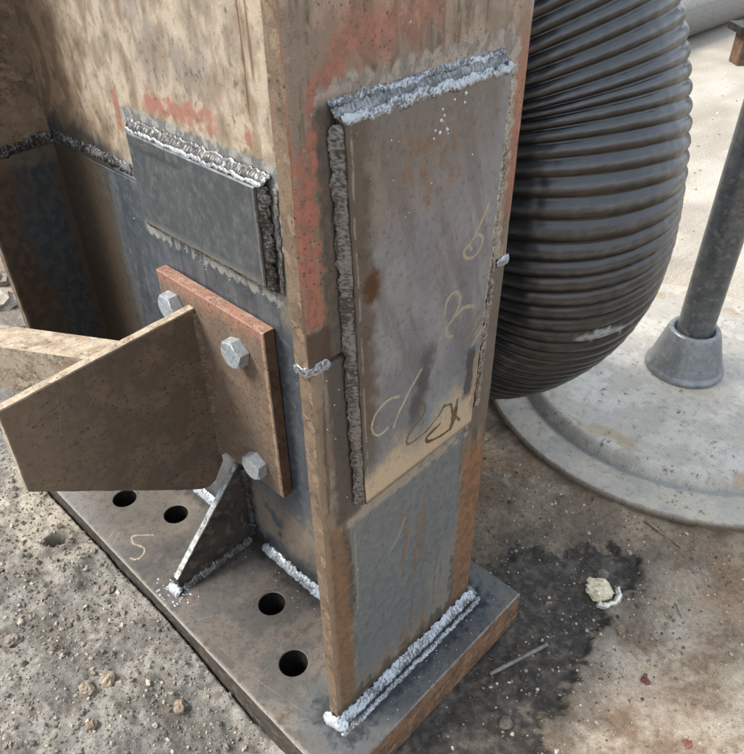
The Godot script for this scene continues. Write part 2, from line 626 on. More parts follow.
func ground_color(x: float, z: float, oil: float) -> Color:
	var m := soft(n_mid, x * 800.0 + 40.0, z * 800.0)
	var b := soft(n_blotch, x * 330.0, z * 330.0 + 70.0)
	var b2 := soft(n_blotch, x * 900.0 + 200.0, z * 900.0 + 70.0)
	var m3 := soft(n_mid, x * 3200.0, z * 3200.0)
	var far := smoothstep(0.8, 1.7, x - z * 0.35)
	var c := Color(0.49, 0.425, 0.35).lerp(Color(0.61, 0.54, 0.455), smoothstep(0.35, 0.65, b2))
	c = c.lerp(Color(0.38, 0.335, 0.285), smoothstep(0.45, 0.8, m * 0.5 + m3 * 0.5) * 0.6 * (1.0 - far))
	c = c.lerp(Color(0.56, 0.43, 0.32), smoothstep(0.48, 0.7, b * 0.7 + m3 * 0.3) * 0.6 * (1.0 - far))
	# pale scuffed slab
	c = c.lerp(Color(0.72, 0.67, 0.60), smoothstep(0.28, 0.72, b2 * 0.35 + m * 0.3 + m3 * 0.35) * (1.0 - smoothstep(0.10, 0.30, Vector2(x - 0.30, z - 0.27).length())) * 0.9)
	# pale ground behind, brightened in colour for the sun on it
	b2 = lerpf(b2, soft(n_blotch, x * 110.0, z * 110.0 + 70.0), far)
	var bright := Color(0.68, 0.655, 0.61).lerp(Color(0.57, 0.535, 0.485), smoothstep(0.25, 0.75, b2 * 0.5 + soft(n_mid, x * 260.0, z * 260.0) * 0.5))
	c = c.lerp(bright, far)
	# brown-grey soil on the left
	var gs := gravel_share(x, z)
	var soil := Color(0.40, 0.385, 0.365).lerp(Color(0.51, 0.495, 0.47), smoothstep(0.35, 0.6, b2))
	soil = soil.lerp(Color(0.33, 0.305, 0.275), smoothstep(0.45, 0.8, m * 0.4 + m3 * 0.6) * 0.75)
	soil = soil.lerp(Color(0.68, 0.64, 0.57), (1.0 - smoothstep(0.04, 0.17, Vector2((x + 0.075) * 1.4, z + 0.60).length() + (m - 0.5) * 0.1)) * 0.8)
	c = c.lerp(soil, gs)
	if oil < 5.0:
		var e := oil + (m - 0.5) * 0.035 + (b2 - 0.5) * 0.03
		var wet := 1.0 - smoothstep(-0.006, 0.006, e + (m3 - 0.5) * 0.03)
		c = c.lerp(Color(0.19, 0.17, 0.15).lerp(Color(0.38, 0.345, 0.305), smoothstep(0.3, 0.8, m3 * 0.6 + m * 0.4)), wet * 0.95)
		c = c.lerp(Color(0.33, 0.29, 0.25), (1.0 - smoothstep(0.0, 0.07, e)) * 0.45 * (1.0 - wet))
	# grey shadow of old oil behind the plate, towards the stand
	var o2 := 1.0 - smoothstep(0.03, 0.17, Vector2((x - 0.40) * 0.9, (z + 0.06)).length() + (m - 0.5) * 0.12)
	c = c.lerp(Color(0.27, 0.25, 0.22), o2 * 0.3)
	return c


func build_ground() -> void:
	for i in range(0, OIL.size(), 2):
		oil_poly.append(Vector2(OIL[i], OIL[i + 1]))
	# grid lines: 4 mm close by, wider and wider out to the horizon
	var xs := PackedFloat32Array()
	var zs := PackedFloat32Array()
	var lines := func(a: float, b: float, fine_a: float, fine_b: float, d: float) -> PackedFloat32Array:
		var mid := PackedFloat32Array()
		var v := fine_a
		while v < fine_b:
			mid.append(v)
			v += d
		var hi := PackedFloat32Array()
		var st := d
		while v < b:
			hi.append(v)
			st *= 1.042
			v += st
		hi.append(b)
		var lo := PackedFloat32Array()
		v = fine_a
		st = d
		while v > a:
			st *= 1.042
			v -= st
			lo.append(maxf(v, a))
		lo.reverse()
		return lo + mid + hi
	xs = lines.call(-60.0, 90.0, -0.36, 0.75, 0.0032)
	zs = lines.call(-90.0, 60.0, -0.72, 0.42, 0.0032)
	var nx := xs.size()
	var nz := zs.size()
	var P := PackedVector3Array()
	var C := PackedColorArray()
	var U := PackedVector2Array()
	P.resize(nx * nz)
	C.resize(nx * nz)
	U.resize(nx * nz)
	var i := 0
	for b in nz:
		var z := zs[b]
		for a in nx:
			var x := xs[a]
			var oil := 9.0
			if x > -0.15 and x < 0.62 and z > -0.2 and z < 0.28:
				oil = oil_d(x, z)
			P[i] = Vector3(x, ground_height(x, z, oil), z)
			C[i] = ground_color(x, z, oil).srgb_to_linear()
			U[i] = Vector2(x, z) / 0.36
			i += 1
	var m := sheet(P, nx, nz, false, false, C, U)
	var k := 2.0
	var mat := paint(Rect2(0, 0, 1024, 1024), 1024, 1024, func(x: float, y: float) -> void:
		var g := fine(n_grain, x, y)
		var d := fine(n_mid, x * 2.0, y * 2.0)
		var p := fine(n_pit, x * k, y * k)
		var v := 0.74 + 0.36 * g + 0.2 * (d - 0.5)
		if g > 0.69:
			v += 0.18
		if p < 0.09 and d > 0.5:
			v -= 0.22
		K = Color(v, v * 0.985, v * 0.96)
		Q = 0.93 - 0.2 * smoothstep(0.5, 0.7, d)
		H = g * 0.5 + d * 0.4 - (0.2 if p < 0.09 else 0.0), 0.0, 1.6)
	mat.vertex_color_use_as_albedo = true
	var o := part("ground", m, self, [mat])
	tag(o, "dusty concrete and gravel yard ground with a dark oily patch", "", "", "structure")


# ---------------------------------------------------------------- column
func wavy(v: float) -> float:
	return absf(sin(v * 230.0)) * 0.6 + 0.8 * fine(n_mid, v * 1200.0, 77.0)


func paint_upper_flange() -> StandardMaterial3D:
	return paint(Rect2(-0.002, 0.5, 0.246, 0.36), 704, 1030, func(x: float, y: float) -> void:
		var g := fine(n_grain, x * 5400.0, y * 5400.0)
		var m := fine(n_mid, x * 4560.0, y * 3300.0)
		var b := soft(n_blotch, x * 1500.0, y * 900.0)
		var v := soft(n_mid, x * 2600.0, y * 260.0)
		K = Color(0.475, 0.415, 0.355).lerp(Color(0.57, 0.50, 0.425), smoothstep(0.35, 0.65, b))
		mixk(Color(0.32, 0.27, 0.22), smoothstep(0.52, 0.72, v) * 0.7)
		mixk(Color(0.60, 0.52, 0.41), smoothstep(0.58, 0.75, v * 0.4 + m * 0.6) * 0.55)
		var red := Color(0.57, 0.365, 0.295).lerp(Color(0.49, 0.345, 0.285), smoothstep(0.4, 0.65, m))
		# red primer left showing along the left edge and over the plate
		var xc := 0.004 + 0.02 * smoothstep(0.62, 0.71, y) + 0.02 * smoothstep(0.7, 0.73, y)
		var r1 := (1.0 - smoothstep(0.35, 1.1, absf(x - xc) / 0.014 + (m - 0.5) * 1.2)) * (1.0 - smoothstep(0.715, 0.745, y)) * smoothstep(0.542, 0.546, y + (g - 0.5) * 0.002)
		mixk(red, r1 * 0.95)
		var r2 := band(y, 0.708, 0.742, 0.012) * band(x, 0.03, 0.13, 0.02) * smoothstep(0.35, 0.55, m * 0.5 + b * 0.5)
		mixk(red, r2 * 0.85)
		mixk(red.lerp(Color(0.55, 0.38, 0.28), 0.4), smoothstep(0.218, 0.226, x + (m - 0.5) * 0.01) * band(y, 0.56, 0.70, 0.03) * 0.9)
		mixk(Color(0.50, 0.33, 0.22), smoothstep(0.6, 0.7, b) * smoothstep(0.705, 0.73, y) * smoothstep(0.1, 0.2, x) * 0.6)
		# ground-off margin with a scalloped edge round the plate
		var d := box_d(x, y, 0.03, 0.34, 0.212, 0.692)
		var edge := 0.007 + 0.009 * wavy(x if y > 0.69 else y)
		var halo := 1.0 - smoothstep(edge - 0.002, edge + 0.0015, d)
		if x < 0.03 and y < 0.688:
			halo *= 0.0
		mixk(Color(0.58, 0.54, 0.495).lerp(Color(0.46, 0.43, 0.395), smoothstep(0.4, 0.7, m)), halo * 0.9)
		# scorched strip beside the left weld
		var s := band(x + (m - 0.5) * 0.006, 0.0165, 0.05, 0.003) * (1.0 - smoothstep(0.69, 0.70, y))
		mixk(Color(0.34, 0.305, 0.265).lerp(Color(0.25, 0.225, 0.20), m), s * 0.9)
		mixk(Color(0.25, 0.19, 0.15), (1.0 - smoothstep(0.538, 0.543, y + (m - 0.5) * 0.004)) * (1.0 - smoothstep(0.016, 0.022, x)) * 0.85)
		var p := fine(n_pit, x * 2500.0, y * 2500.0)
		var pit := (1.0 - smoothstep(0.05, 0.16, p)) * smoothstep(0.5, 0.65, b)
		mixk(Color(0.2, 0.16, 0.13), pit * 0.6)
		var q := 0.9 + 0.2 * g
		K = Color(K.r * q, K.g * q, K.b * q)
		Q = 0.52 + 0.25 * (m - 0.5)
		H = 0.3 * g + 0.35 * m - 0.3 * pit + 0.2 - 0.15 * halo, 0.25, 0.28, [], 60)


func paint_lower_flange() -> StandardMaterial3D:
	return paint(Rect2(-0.002, -0.002, 0.246, 0.512), 560, 1160, func(x: float, y: float) -> void:
		var g := fine(n_grain, x * 4680.0, y * 4680.0)
		var m := fine(n_mid, x * 3800.0, y * 3300.0)
		var b := soft(n_blotch, x * 1500.0, y * 1100.0)
		var v := soft(n_mid, x * 2400.0, y * 240.0)
		# worn brown steel
		K = Color(0.42, 0.375, 0.325).lerp(Color(0.50, 0.45, 0.385), smoothstep(0.35, 0.65, b))
		mixk(Color(0.27, 0.24, 0.205), smoothstep(0.45, 0.65, v) * 0.7)
		# blue-grey mill scale panel
		var d := box_d(x, y, 0.031, 0.035, 0.196, 0.42) + (m - 0.5) * 0.012 + (v - 0.5) * 0.01
		var panel := 1.0 - smoothstep(-0.003, 0.004, d)
		mixk(Color(0.385, 0.40, 0.40).lerp(Color(0.44, 0.45, 0.445), smoothstep(0.1, 0.9, m * 0.6 + g * 0.4)), panel * 0.95)
		# scraped paler corner, rust drips
		var sc := smoothstep(0.13, 0.17, x + (b - 0.5) * 0.08) * (1.0 - smoothstep(0.12, 0.16, y + (m - 0.5) * 0.06 - (x - 0.15) * 0.6))
		mixk(Color(0.49, 0.47, 0.43), sc * panel * 0.85)
		var low := (1.0 - smoothstep(0.03, 0.085, y + (m - 0.5) * 0.05))
		mixk(Color(0.50, 0.45, 0.38), low * panel * 0.7)
		mixk(Color(0.48, 0.36, 0.255), smoothstep(0.50, 0.66, v) * band(x, 0.085, 0.15, 0.02) * (1.0 - smoothstep(0.2, 0.32, y)) * smoothstep(0.35, 0.55, m) * 0.8)
		# orange rust down both free edges
		var rust := Color(0.50, 0.365, 0.25).lerp(Color(0.41, 0.31, 0.225), smoothstep(0.4, 0.7, m))
		mixk(rust, smoothstep(0.197, 0.206, x + (m - 0.5) * 0.01) * (1.0 - smoothstep(0.27, 0.31, y)) * 0.95)
		mixk(Color(0.37, 0.33, 0.28), smoothstep(0.2, 0.206, x) * smoothstep(0.30, 0.325, y) * 0.9)
		var lf := (1.0 - smoothstep(0.022, 0.030, x + (m - 0.5) * 0.008)) * (1.0 - smoothstep(0.2, 0.42, y + (b - 0.5) * 0.2))
		mixk(rust.lerp(Color(0.40, 0.31, 0.23), 0.3), lf * 0.9)
		mixk(Color(0.50, 0.43, 0.34), (1.0 - smoothstep(0.004, 0.007, x + (m - 0.5) * 0.003)) * 0.8)
		# dark heat band over the bottom weld
		mixk(Color(0.27, 0.225, 0.18), (1.0 - smoothstep(0.016, 0.028, y + (m - 0.5) * 0.01)) * 0.8)
		# cleaned strip under the plate
		var st := band(y + (m - 0.5) * 0.004, 0.312, 0.336, 0.003) * band(x, 0.026, 0.205, 0.004)
		mixk(Color(0.60, 0.55, 0.485), st * smoothstep(0.25, 0.55, m + 0.2 - smoothstep(0.13, 0.2, x) * 0.25) * 0.85)
		# heat beside the left weld
		mixk(Color(0.30, 0.27, 0.24), band(x + (m - 0.5) * 0.008, 0.016, 0.045, 0.004) * smoothstep(0.318, 0.33, y) * 0.9)
		var q := 0.9 + 0.2 * g
		K = Color(K.r * q, K.g * q, K.b * q)
		Q = lerpf(0.6, 0.4, panel) + 0.2 * (m - 0.5)
		H = 0.3 * g * (1.0 - panel * 0.5) + 0.35 * m * (1.0 - panel) + 0.2, 0.3, 0.07, [
			[[0.107, 0.262, 0.098, 0.243, 0.083, 0.226], 0.0035, Color(0.56, 0.57, 0.54), 0.8],
			[[0.078, 0.222, 0.06, 0.228, 0.045, 0.224], 0.002, Color(0.52, 0.53, 0.5), 0.6],
			[[0.036, 0.30, 0.037, 0.22, 0.036, 0.18], 0.0025, Color(0.60, 0.54, 0.44), 0.8],
			[[0.168, 0.165, 0.163, 0.11, 0.164, 0.06], 0.0015, Color(0.25, 0.23, 0.2), 1.2],
			[[0.176, 0.14, 0.172, 0.08], 0.0015, Color(0.27, 0.24, 0.2), 1.0],
		], 50)


func paint_cover_plate() -> StandardMaterial3D:
	var tan := Color(0.64, 0.60, 0.50)
	var gold := Color(0.34, 0.27, 0.17)
	return paint(Rect2(0.028, 0.334, 0.178, 0.352), 512, 1014, func(x: float, y: float) -> void:
		var g := fine(n_grain, x * 5040.0, y * 5040.0)
		var m := fine(n_mid, x * 3420.0, y * 2640.0)
		var b := soft(n_blotch, x * 1300.0 + 100.0, y * 800.0)
		var v := soft(n_mid, x * 1500.0 + y * 500.0, y * 200.0)
		K = Color(0.485, 0.475, 0.48).lerp(Color(0.535, 0.525, 0.525), smoothstep(0.35, 0.65, b))
		mixk(Color(0.36, 0.34, 0.335), smoothstep(0.45, 0.75, v) * 0.4)
		# browner towards the top weld, with rust freckles
		var top := smoothstep(0.58, 0.67, y + (b - 0.5) * 0.06)
		mixk(Color(0.40, 0.365, 0.33), top * 0.75)
		var fr := smoothstep(0.52, 0.66, m * 0.6 + g * 0.4) * (1.0 - smoothstep(0.02, 0.05, Vector2((x - 0.108) * 0.8, y - 0.635).length()))
		mixk(Color(0.46, 0.345, 0.25), fr * 0.75)
		mixk(Color(0.50, 0.46, 0.38), smoothstep(0.0, 0.006, 0.008 - absf(x - 0.055 - (0.66 - y) * 0.1 + (m - 0.5) * 0.01)) * band(y, 0.60, 0.66, 0.02) * 0.5)
		# left margin brown, a rust spot
		mixk(Color(0.34, 0.30, 0.255), (1.0 - smoothstep(0.042, 0.060, x + (m - 0.5) * 0.012 - (0.68 - y) * 0.02)) * 0.85)
		mixk(Color(0.30, 0.18, 0.105), (1.0 - smoothstep(0.003, 0.012, Vector2(x - 0.052, (y - 0.560) * 0.5).length() + (m - 0.5) * 0.006)) * 0.8)
		mixk(Color(0.56, 0.54, 0.51), (1.0 - smoothstep(0.0, 0.0018, absf(x - 0.0355 - (0.683 - y) * 0.029 + (v - 0.5) * 0.002))) * smoothstep(0.3, 0.6, m) * 0.8)
		# bluish heat tint, then straw colour along the bottom weld
		var cool := (1.0 - smoothstep(0.37, 0.47, y - (x - 0.1) * 0.35 + (b - 0.5) * 0.07))
		mixk(Color(0.43, 0.45, 0.46), cool * 0.75)
		mixk(Color(0.53, 0.55, 0.56), cool * (1.0 - smoothstep(0.01, 0.034, absf(x - 0.135 + (y - 0.41) * 0.3) + (m - 0.5) * 0.015)) * band(y, 0.375, 0.45, 0.015) * 0.75)
		mixk(Color(0.27, 0.255, 0.26), (1.0 - smoothstep(0.004, 0.014, absf(x - 0.108 - (y - 0.42) * 0.25) + (m - 0.5) * 0.01)) * band(y, 0.40, 0.475, 0.015) * 0.7)
		var straw := 1.0 - smoothstep(0.358, 0.402, y + (b - 0.5) * 0.04 + (m - 0.5) * 0.012 - maxf(x - 0.12, 0.0) * 0.35)
		mixk(Color(0.76, 0.675, 0.555), straw * 0.9)
		mixk(Color(0.36, 0.31, 0.24), straw * (1.0 - smoothstep(0.342, 0.348, y)) * 0.8)
		# rubbed dark bar at the lower right
		mixk(Color(0.24, 0.235, 0.235), band(x + (m - 0.5) * 0.006, 0.176, 0.188, 0.002) * band(y, 0.385, 0.44, 0.006) * 0.8)
		mixk(Color(0.60, 0.49, 0.39), band(x, 0.188, 0.197, 0.002) * band(y, 0.36, 0.43, 0.008) * 0.7)
		# pale rub along the right margin
		mixk(Color(0.48, 0.48, 0.49), smoothstep(0.186, 0.196, x + (m - 0.5) * 0.006 - (0.6 - y) * 0.01) * smoothstep(0.42, 0.5, y) * 0.6)
		var sp := fine(n_pit, x * 1600.0 + 60.0, y * 1600.0)
		mixk(Color(0.56, 0.53, 0.48), (1.0 - smoothstep(0.02, 0.06, sp)) * smoothstep(0.55, 0.6, b) * 0.7)
		var q := 0.9 + 0.2 * g
		K = Color(K.r * q, K.g * q, K.b * q)
		Q = 0.36 + 0.25 * (m - 0.5) + 0.12 * top
		H = 0.2 * g + 0.25 * m + 0.3, 0.45, 0.13, [
			[[0.188, 0.579, 0.178, 0.564, 0.168, 0.553, 0.160, 0.549, 0.162, 0.542, 0.172, 0.538, 0.182, 0.543, 0.184, 0.552, 0.176, 0.557, 0.167, 0.552, 0.17, 0.546], 0.0036, tan, 1.5],
			[[0.139, 0.497, 0.1415, 0.510, 0.151, 0.514, 0.159, 0.506, 0.157, 0.496, 0.151, 0.488, 0.1435, 0.482, 0.144, 0.473, 0.152, 0.469], 0.0038, tan, 1.5],
			[[0.155, 0.489, 0.164, 0.492, 0.173, 0.490, 0.180, 0.487], 0.0045, tan, 1.5],
			[[0.190, 0.477, 0.181, 0.468, 0.172, 0.458], 0.004, Color(0.50, 0.42, 0.29), 1.6],
			[[0.194, 0.468, 0.186, 0.459, 0.177, 0.451], 0.004, Color(0.50, 0.42, 0.29), 1.6],
			[[0.196, 0.455, 0.189, 0.449, 0.182, 0.443], 0.0035, tan, 1.5],
			[[0.083, 0.442, 0.074, 0.4455, 0.064, 0.445, 0.054, 0.439, 0.050, 0.429, 0.0525, 0.420, 0.058, 0.415, 0.064, 0.414, 0.069, 0.416], 0.0036, Color(0.70, 0.66, 0.55), 1.7],
			[[0.111, 0.455, 0.103, 0.447, 0.096, 0.440, 0.089, 0.431, 0.083, 0.424, 0.077, 0.412], 0.0036, Color(0.70, 0.66, 0.56), 1.7],
			[[0.108, 0.410, 0.112, 0.416, 0.117, 0.413, 0.118, 0.404, 0.112, 0.398, 0.104, 0.395, 0.097, 0.390, 0.094, 0.384, 0.096, 0.379, 0.102, 0.377, 0.112, 0.377, 0.122, 0.378, 0.131, 0.382, 0.139, 0.386, 0.146, 0.393], 0.0034, Color(0.42, 0.36, 0.25), 1.6],
			[[0.145, 0.393, 0.152, 0.391, 0.158, 0.388], 0.0036, gold, 1.6],
			[[0.142, 0.374, 0.132, 0.372, 0.124, 0.370, 0.122, 0.366, 0.126, 0.362, 0.136, 0.359, 0.148, 0.357, 0.158, 0.358, 0.164, 0.366, 0.166, 0.378, 0.167, 0.389, 0.164, 0.373, 0.172, 0.36], 0.0042, gold, 1.7],
			[[0.157, 0.388, 0.161, 0.372, 0.158, 0.356, 0.166, 0.368], 0.005, gold, 1.4],
			[[0.129, 0.652, 0.125, 0.662, 0.122, 0.648], 0.0015, Color(0.6, 0.58, 0.52), 0.6],
		], 45)


func paint_upper_web() -> StandardMaterial3D:
	# x runs away from the near flange
	return paint(Rect2(0.0, 0.5, 0.62, 0.36), 1180, 686, func(x: float, y: float) -> void:
		var g := fine(n_grain, x * 4680.0, y * 4680.0)
		var m := fine(n_mid, x * 3420.0, y * 2640.0)
		var b := soft(n_blotch, x * 1100.0 + 60.0, y * 700.0)
		var b2 := soft(n_blotch, x * 2600.0, y * 1700.0 + 90.0)
		var v := soft(n_mid, x * 1900.0, y * 190.0)
		K = Color(0.645, 0.59, 0.51).lerp(Color(0.565, 0.515, 0.445), smoothstep(0.3, 0.7, b2))
		mixk(Color(0.67, 0.61, 0.515), smoothstep(0.4, 0.8, m * 0.5 + b * 0.5) * 0.6)
		mixk(Color(0.50, 0.46, 0.425), smoothstep(0.36, 0.74, b + (m - 0.5) * 0.3) * smoothstep(0.19, 0.24, x) * smoothstep(0.60, 0.66, y) * 0.8)
		# soft rust that has run down
		mixk(Color(0.50, 0.385, 0.28), smoothstep(0.4, 0.8, soft(n_mid, x * 1700.0 + 33.0, y * 300.0)) * smoothstep(0.3, 0.7, b2) * 0.38)
		mixk(Color(0.34, 0.29, 0.24), smoothstep(0.5, 0.9, soft(n_mid, x * 2300.0 + 133.0, y * 900.0 + 50.0)) * 0.4)
		# rubbed grey and blackish stains
		mixk(Color(0.40, 0.345, 0.285), smoothstep(0.45, 0.9, b2 * 0.6 + m * 0.4) * 0.42)
		mixk(Color(0.24, 0.20, 0.16), smoothstep(0.72, 0.82, m) * smoothstep(0.45, 0.6, b) * 0.4)
		# old brown rust towards the far flange, mixed with its painted shade
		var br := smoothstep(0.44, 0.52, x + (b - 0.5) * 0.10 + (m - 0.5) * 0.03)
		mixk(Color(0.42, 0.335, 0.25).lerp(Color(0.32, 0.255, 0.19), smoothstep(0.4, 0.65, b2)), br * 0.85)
		# two dark drawn lines beside the near flange
		mixk(Color(0.35, 0.24, 0.165), (1.0 - smoothstep(0.0008, 0.0026, absf(x - 0.183 + (v - 0.5) * 0.006))) * smoothstep(0.62, 0.64, y) * 0.75)
		mixk(Color(0.35, 0.24, 0.165), (1.0 - smoothstep(0.0006, 0.002, absf(x - 0.172 + (v - 0.5) * 0.006))) * smoothstep(0.65, 0.67, y) * 0.6)
		# red primer above the small plate
		var red := Color(0.58, 0.39, 0.325).lerp(Color(0.53, 0.39, 0.325), smoothstep(0.4, 0.65, m))
		mixk(red, band(y + (m - 0.5) * 0.02 + (x - 0.3) * 0.03, 0.598, 0.618, 0.004) * band(x, 0.235, 0.36, 0.012) * smoothstep(0.25, 0.5, b2 + 0.15) * 0.95)
		mixk(red, (1.0 - smoothstep(0.004, 0.012, Vector2((x - 0.188) * 1.6, y - 0.609).length() + (m - 0.5) * 0.005)) * 0.95)
		mixk(red, (1.0 - smoothstep(0.005, 0.012, Vector2((x - 0.418) * 1.2, (y - 0.585) * 0.4).length() + (m - 0.5) * 0.014)) * 0.9)
		# cleaned margin with a scalloped edge round the small plate
		var d := box_d(x, y, 0.158, 0.46, 0.40, 0.582)
		var edge := 0.006 + 0.006 * wavy(x)
		var halo := 1.0 - smoothstep(edge - 0.002, edge + 0.002, d)
		mixk(Color(0.56, 0.55, 0.52).lerp(Color(0.38, 0.385, 0.385), smoothstep(0.35, 0.6, m)), halo * 0.9)
		# scorching round the splice weld
		var bl := (1.0 - smoothstep(0.525, 0.56, y + (b2 - 0.5) * 0.04 + smoothstep(0.5, 0.4, x) * 0.03)) * smoothstep(0.36, 0.44, x)
		mixk(Color(0.16, 0.15, 0.14), bl * 0.9)
		mixk(Color(0.40, 0.43, 0.45), (1.0 - smoothstep(0.52, 0.535, y)) * (1.0 - smoothstep(0.42, 0.47, x)) * 0.8)
		var q := 0.9 + 0.2 * g
		K = Color(K.r * q, K.g * q, K.b * q)
		Q = 0.55 + 0.25 * (m - 0.5)
		H = 0.3 * g + 0.4 * m + 0.1, 0.15, 0.28, [], 70)


func paint_lower_web() -> StandardMaterial3D:
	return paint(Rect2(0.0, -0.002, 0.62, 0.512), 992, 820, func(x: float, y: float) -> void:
		var g := fine(n_grain, x * 4320.0, y * 4320.0)
		var m := fine(n_mid, x * 3420.0, y * 3080.0)
		var b := soft(n_blotch, x * 1400.0, y * 900.0 + 30.0)
		var v := soft(n_mid, x * 2200.0, y * 240.0)
		K = Color(0.29, 0.31, 0.33).lerp(Color(0.345, 0.36, 0.37), smoothstep(0.35, 0.65, b))
		mixk(Color(0.24, 0.25, 0.26), smoothstep(0.45, 0.75, v) * 0.5)
		mixk(Color(0.44, 0.45, 0.45), smoothstep(0.55, 0.9, m) * 0.35)
		# brown band beside the far flange, darkened in colour for the recess's shade
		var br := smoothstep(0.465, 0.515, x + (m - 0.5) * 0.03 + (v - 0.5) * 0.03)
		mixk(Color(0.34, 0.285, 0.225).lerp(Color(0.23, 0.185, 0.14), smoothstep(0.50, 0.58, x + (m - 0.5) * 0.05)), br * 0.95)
		# pale rubbed rust near the foot
		mixk(Color(0.54, 0.465, 0.385), (1.0 - smoothstep(0.09, 0.15, y + (m - 0.5) * 0.05)) * smoothstep(0.02, 0.05, y) * band(x, 0.12, 0.285, 0.03) * smoothstep(0.3, 0.5, b + 0.12) * 0.8)
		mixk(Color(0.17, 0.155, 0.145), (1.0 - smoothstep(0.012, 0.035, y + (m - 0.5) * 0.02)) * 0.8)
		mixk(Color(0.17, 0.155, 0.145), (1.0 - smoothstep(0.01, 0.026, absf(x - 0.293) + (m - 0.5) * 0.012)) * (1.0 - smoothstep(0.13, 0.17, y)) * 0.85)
		# cleaned scalloped margin under the small plate
		var e := 0.453 - 0.008 * wavy(x)
		mixk(Color(0.60, 0.59, 0.555), smoothstep(e - 0.003, e + 0.001, y) * (1.0 - smoothstep(0.458, 0.462, y)) * band(x, 0.16, 0.41, 0.006) * smoothstep(0.3, 0.5, fine(n_mid, x * 1600.0, 30.0) + 0.08) * 0.9)
		mixk(Color(0.55, 0.50, 0.43), smoothstep(0.40, 0.44, y) * (1.0 - smoothstep(0.166, 0.172, x + (m - 0.5) * 0.006)) * 0.6)
		var q := 0.88 + 0.24 * g
		K = Color(K.r * q, K.g * q, K.b * q)
		Q = 0.42 + 0.25 * (m - 0.5)
		H = 0.2 * g + 0.2 * m + 0.2, 0.35, 0.07, [], 50)


func paint_small_plate() -> StandardMaterial3D:
	return paint(Rect2(0.165, 0.464, 0.23, 0.116), 512, 258, func(x: float, y: float) -> void:
		var g := fine(n_grain, x * 4320.0, y * 4320.0)
		var m := fine(n_mid, x * 3610.0, y * 2640.0)
		var v := soft(n_mid, x * 2600.0 + y * 600.0, y * 400.0)
		K = Color(0.26, 0.275, 0.285).lerp(Color(0.335, 0.345, 0.345), smoothstep(0.1, 0.9, m * 0.5 + v * 0.5))
		mixk(Color(0.47, 0.455, 0.42), (1.0 - smoothstep(0.468, 0.482, y + (m - 0.5) * 0.008)) * 0.8)
		mixk(Color(0.42, 0.425, 0.425), smoothstep(0.45, 1.0, m) * 0.4)
		mixk(Color(0.50, 0.49, 0.46), (1.0 - smoothstep(0.0, 0.002, absf(x - 0.1745 + (v - 0.5) * 0.002))) * 0.6)
		mixk(Color(0.22, 0.225, 0.23), band(y + (m - 0.5) * 0.004, 0.556, 0.561, 0.002) * band(x, 0.29, 0.37, 0.02) * 0.7)
		var q := 0.88 + 0.24 * g
		K = Color(K.r * q, K.g * q, K.b * q)
		Q = 0.36 + 0.25 * (m - 0.5)
		H = 0.2 * g + 0.2 * m + 0.2, 0.35, 0.1, [], 30)


func paint_far_flange() -> StandardMaterial3D:
	return paint(Rect2(0.0, 0.0, 0.12, 0.512), 220, 900, func(x: float, y: float) -> void:
		var g := fine(n_grain, x * 3960.0, y * 3960.0)
		var m := fine(n_mid, x * 3420.0, y * 2640.0)
		var v := soft(n_mid, x * 2000.0, y * 260.0)
		K = Color(0.15, 0.158, 0.16).lerp(Color(0.20, 0.205, 0.203), smoothstep(0.35, 0.65, m))
		mixk(Color(0.26, 0.19, 0.13).lerp(Color(0.19, 0.145, 0.105), smoothstep(0.4, 0.6, m)), (1.0 - smoothstep(0.034, 0.05, x + (v - 0.5) * 0.04)) * 0.95)
		mixk(Color(0.24, 0.19, 0.145), smoothstep(0.088, 0.1, x + (m - 0.5) * 0.01) * 0.8)
		mixk(Color(0.36, 0.31, 0.25), smoothstep(0.47, 0.5, y + (m - 0.5) * 0.02) * 0.6)
		var q := 0.88 + 0.24 * g
		K = Color(K.r * q, K.g * q, K.b * q)
		Q = 0.62
		H = 0.3 * g + 0.35 * m + 0.2, 0.15, 0.4)


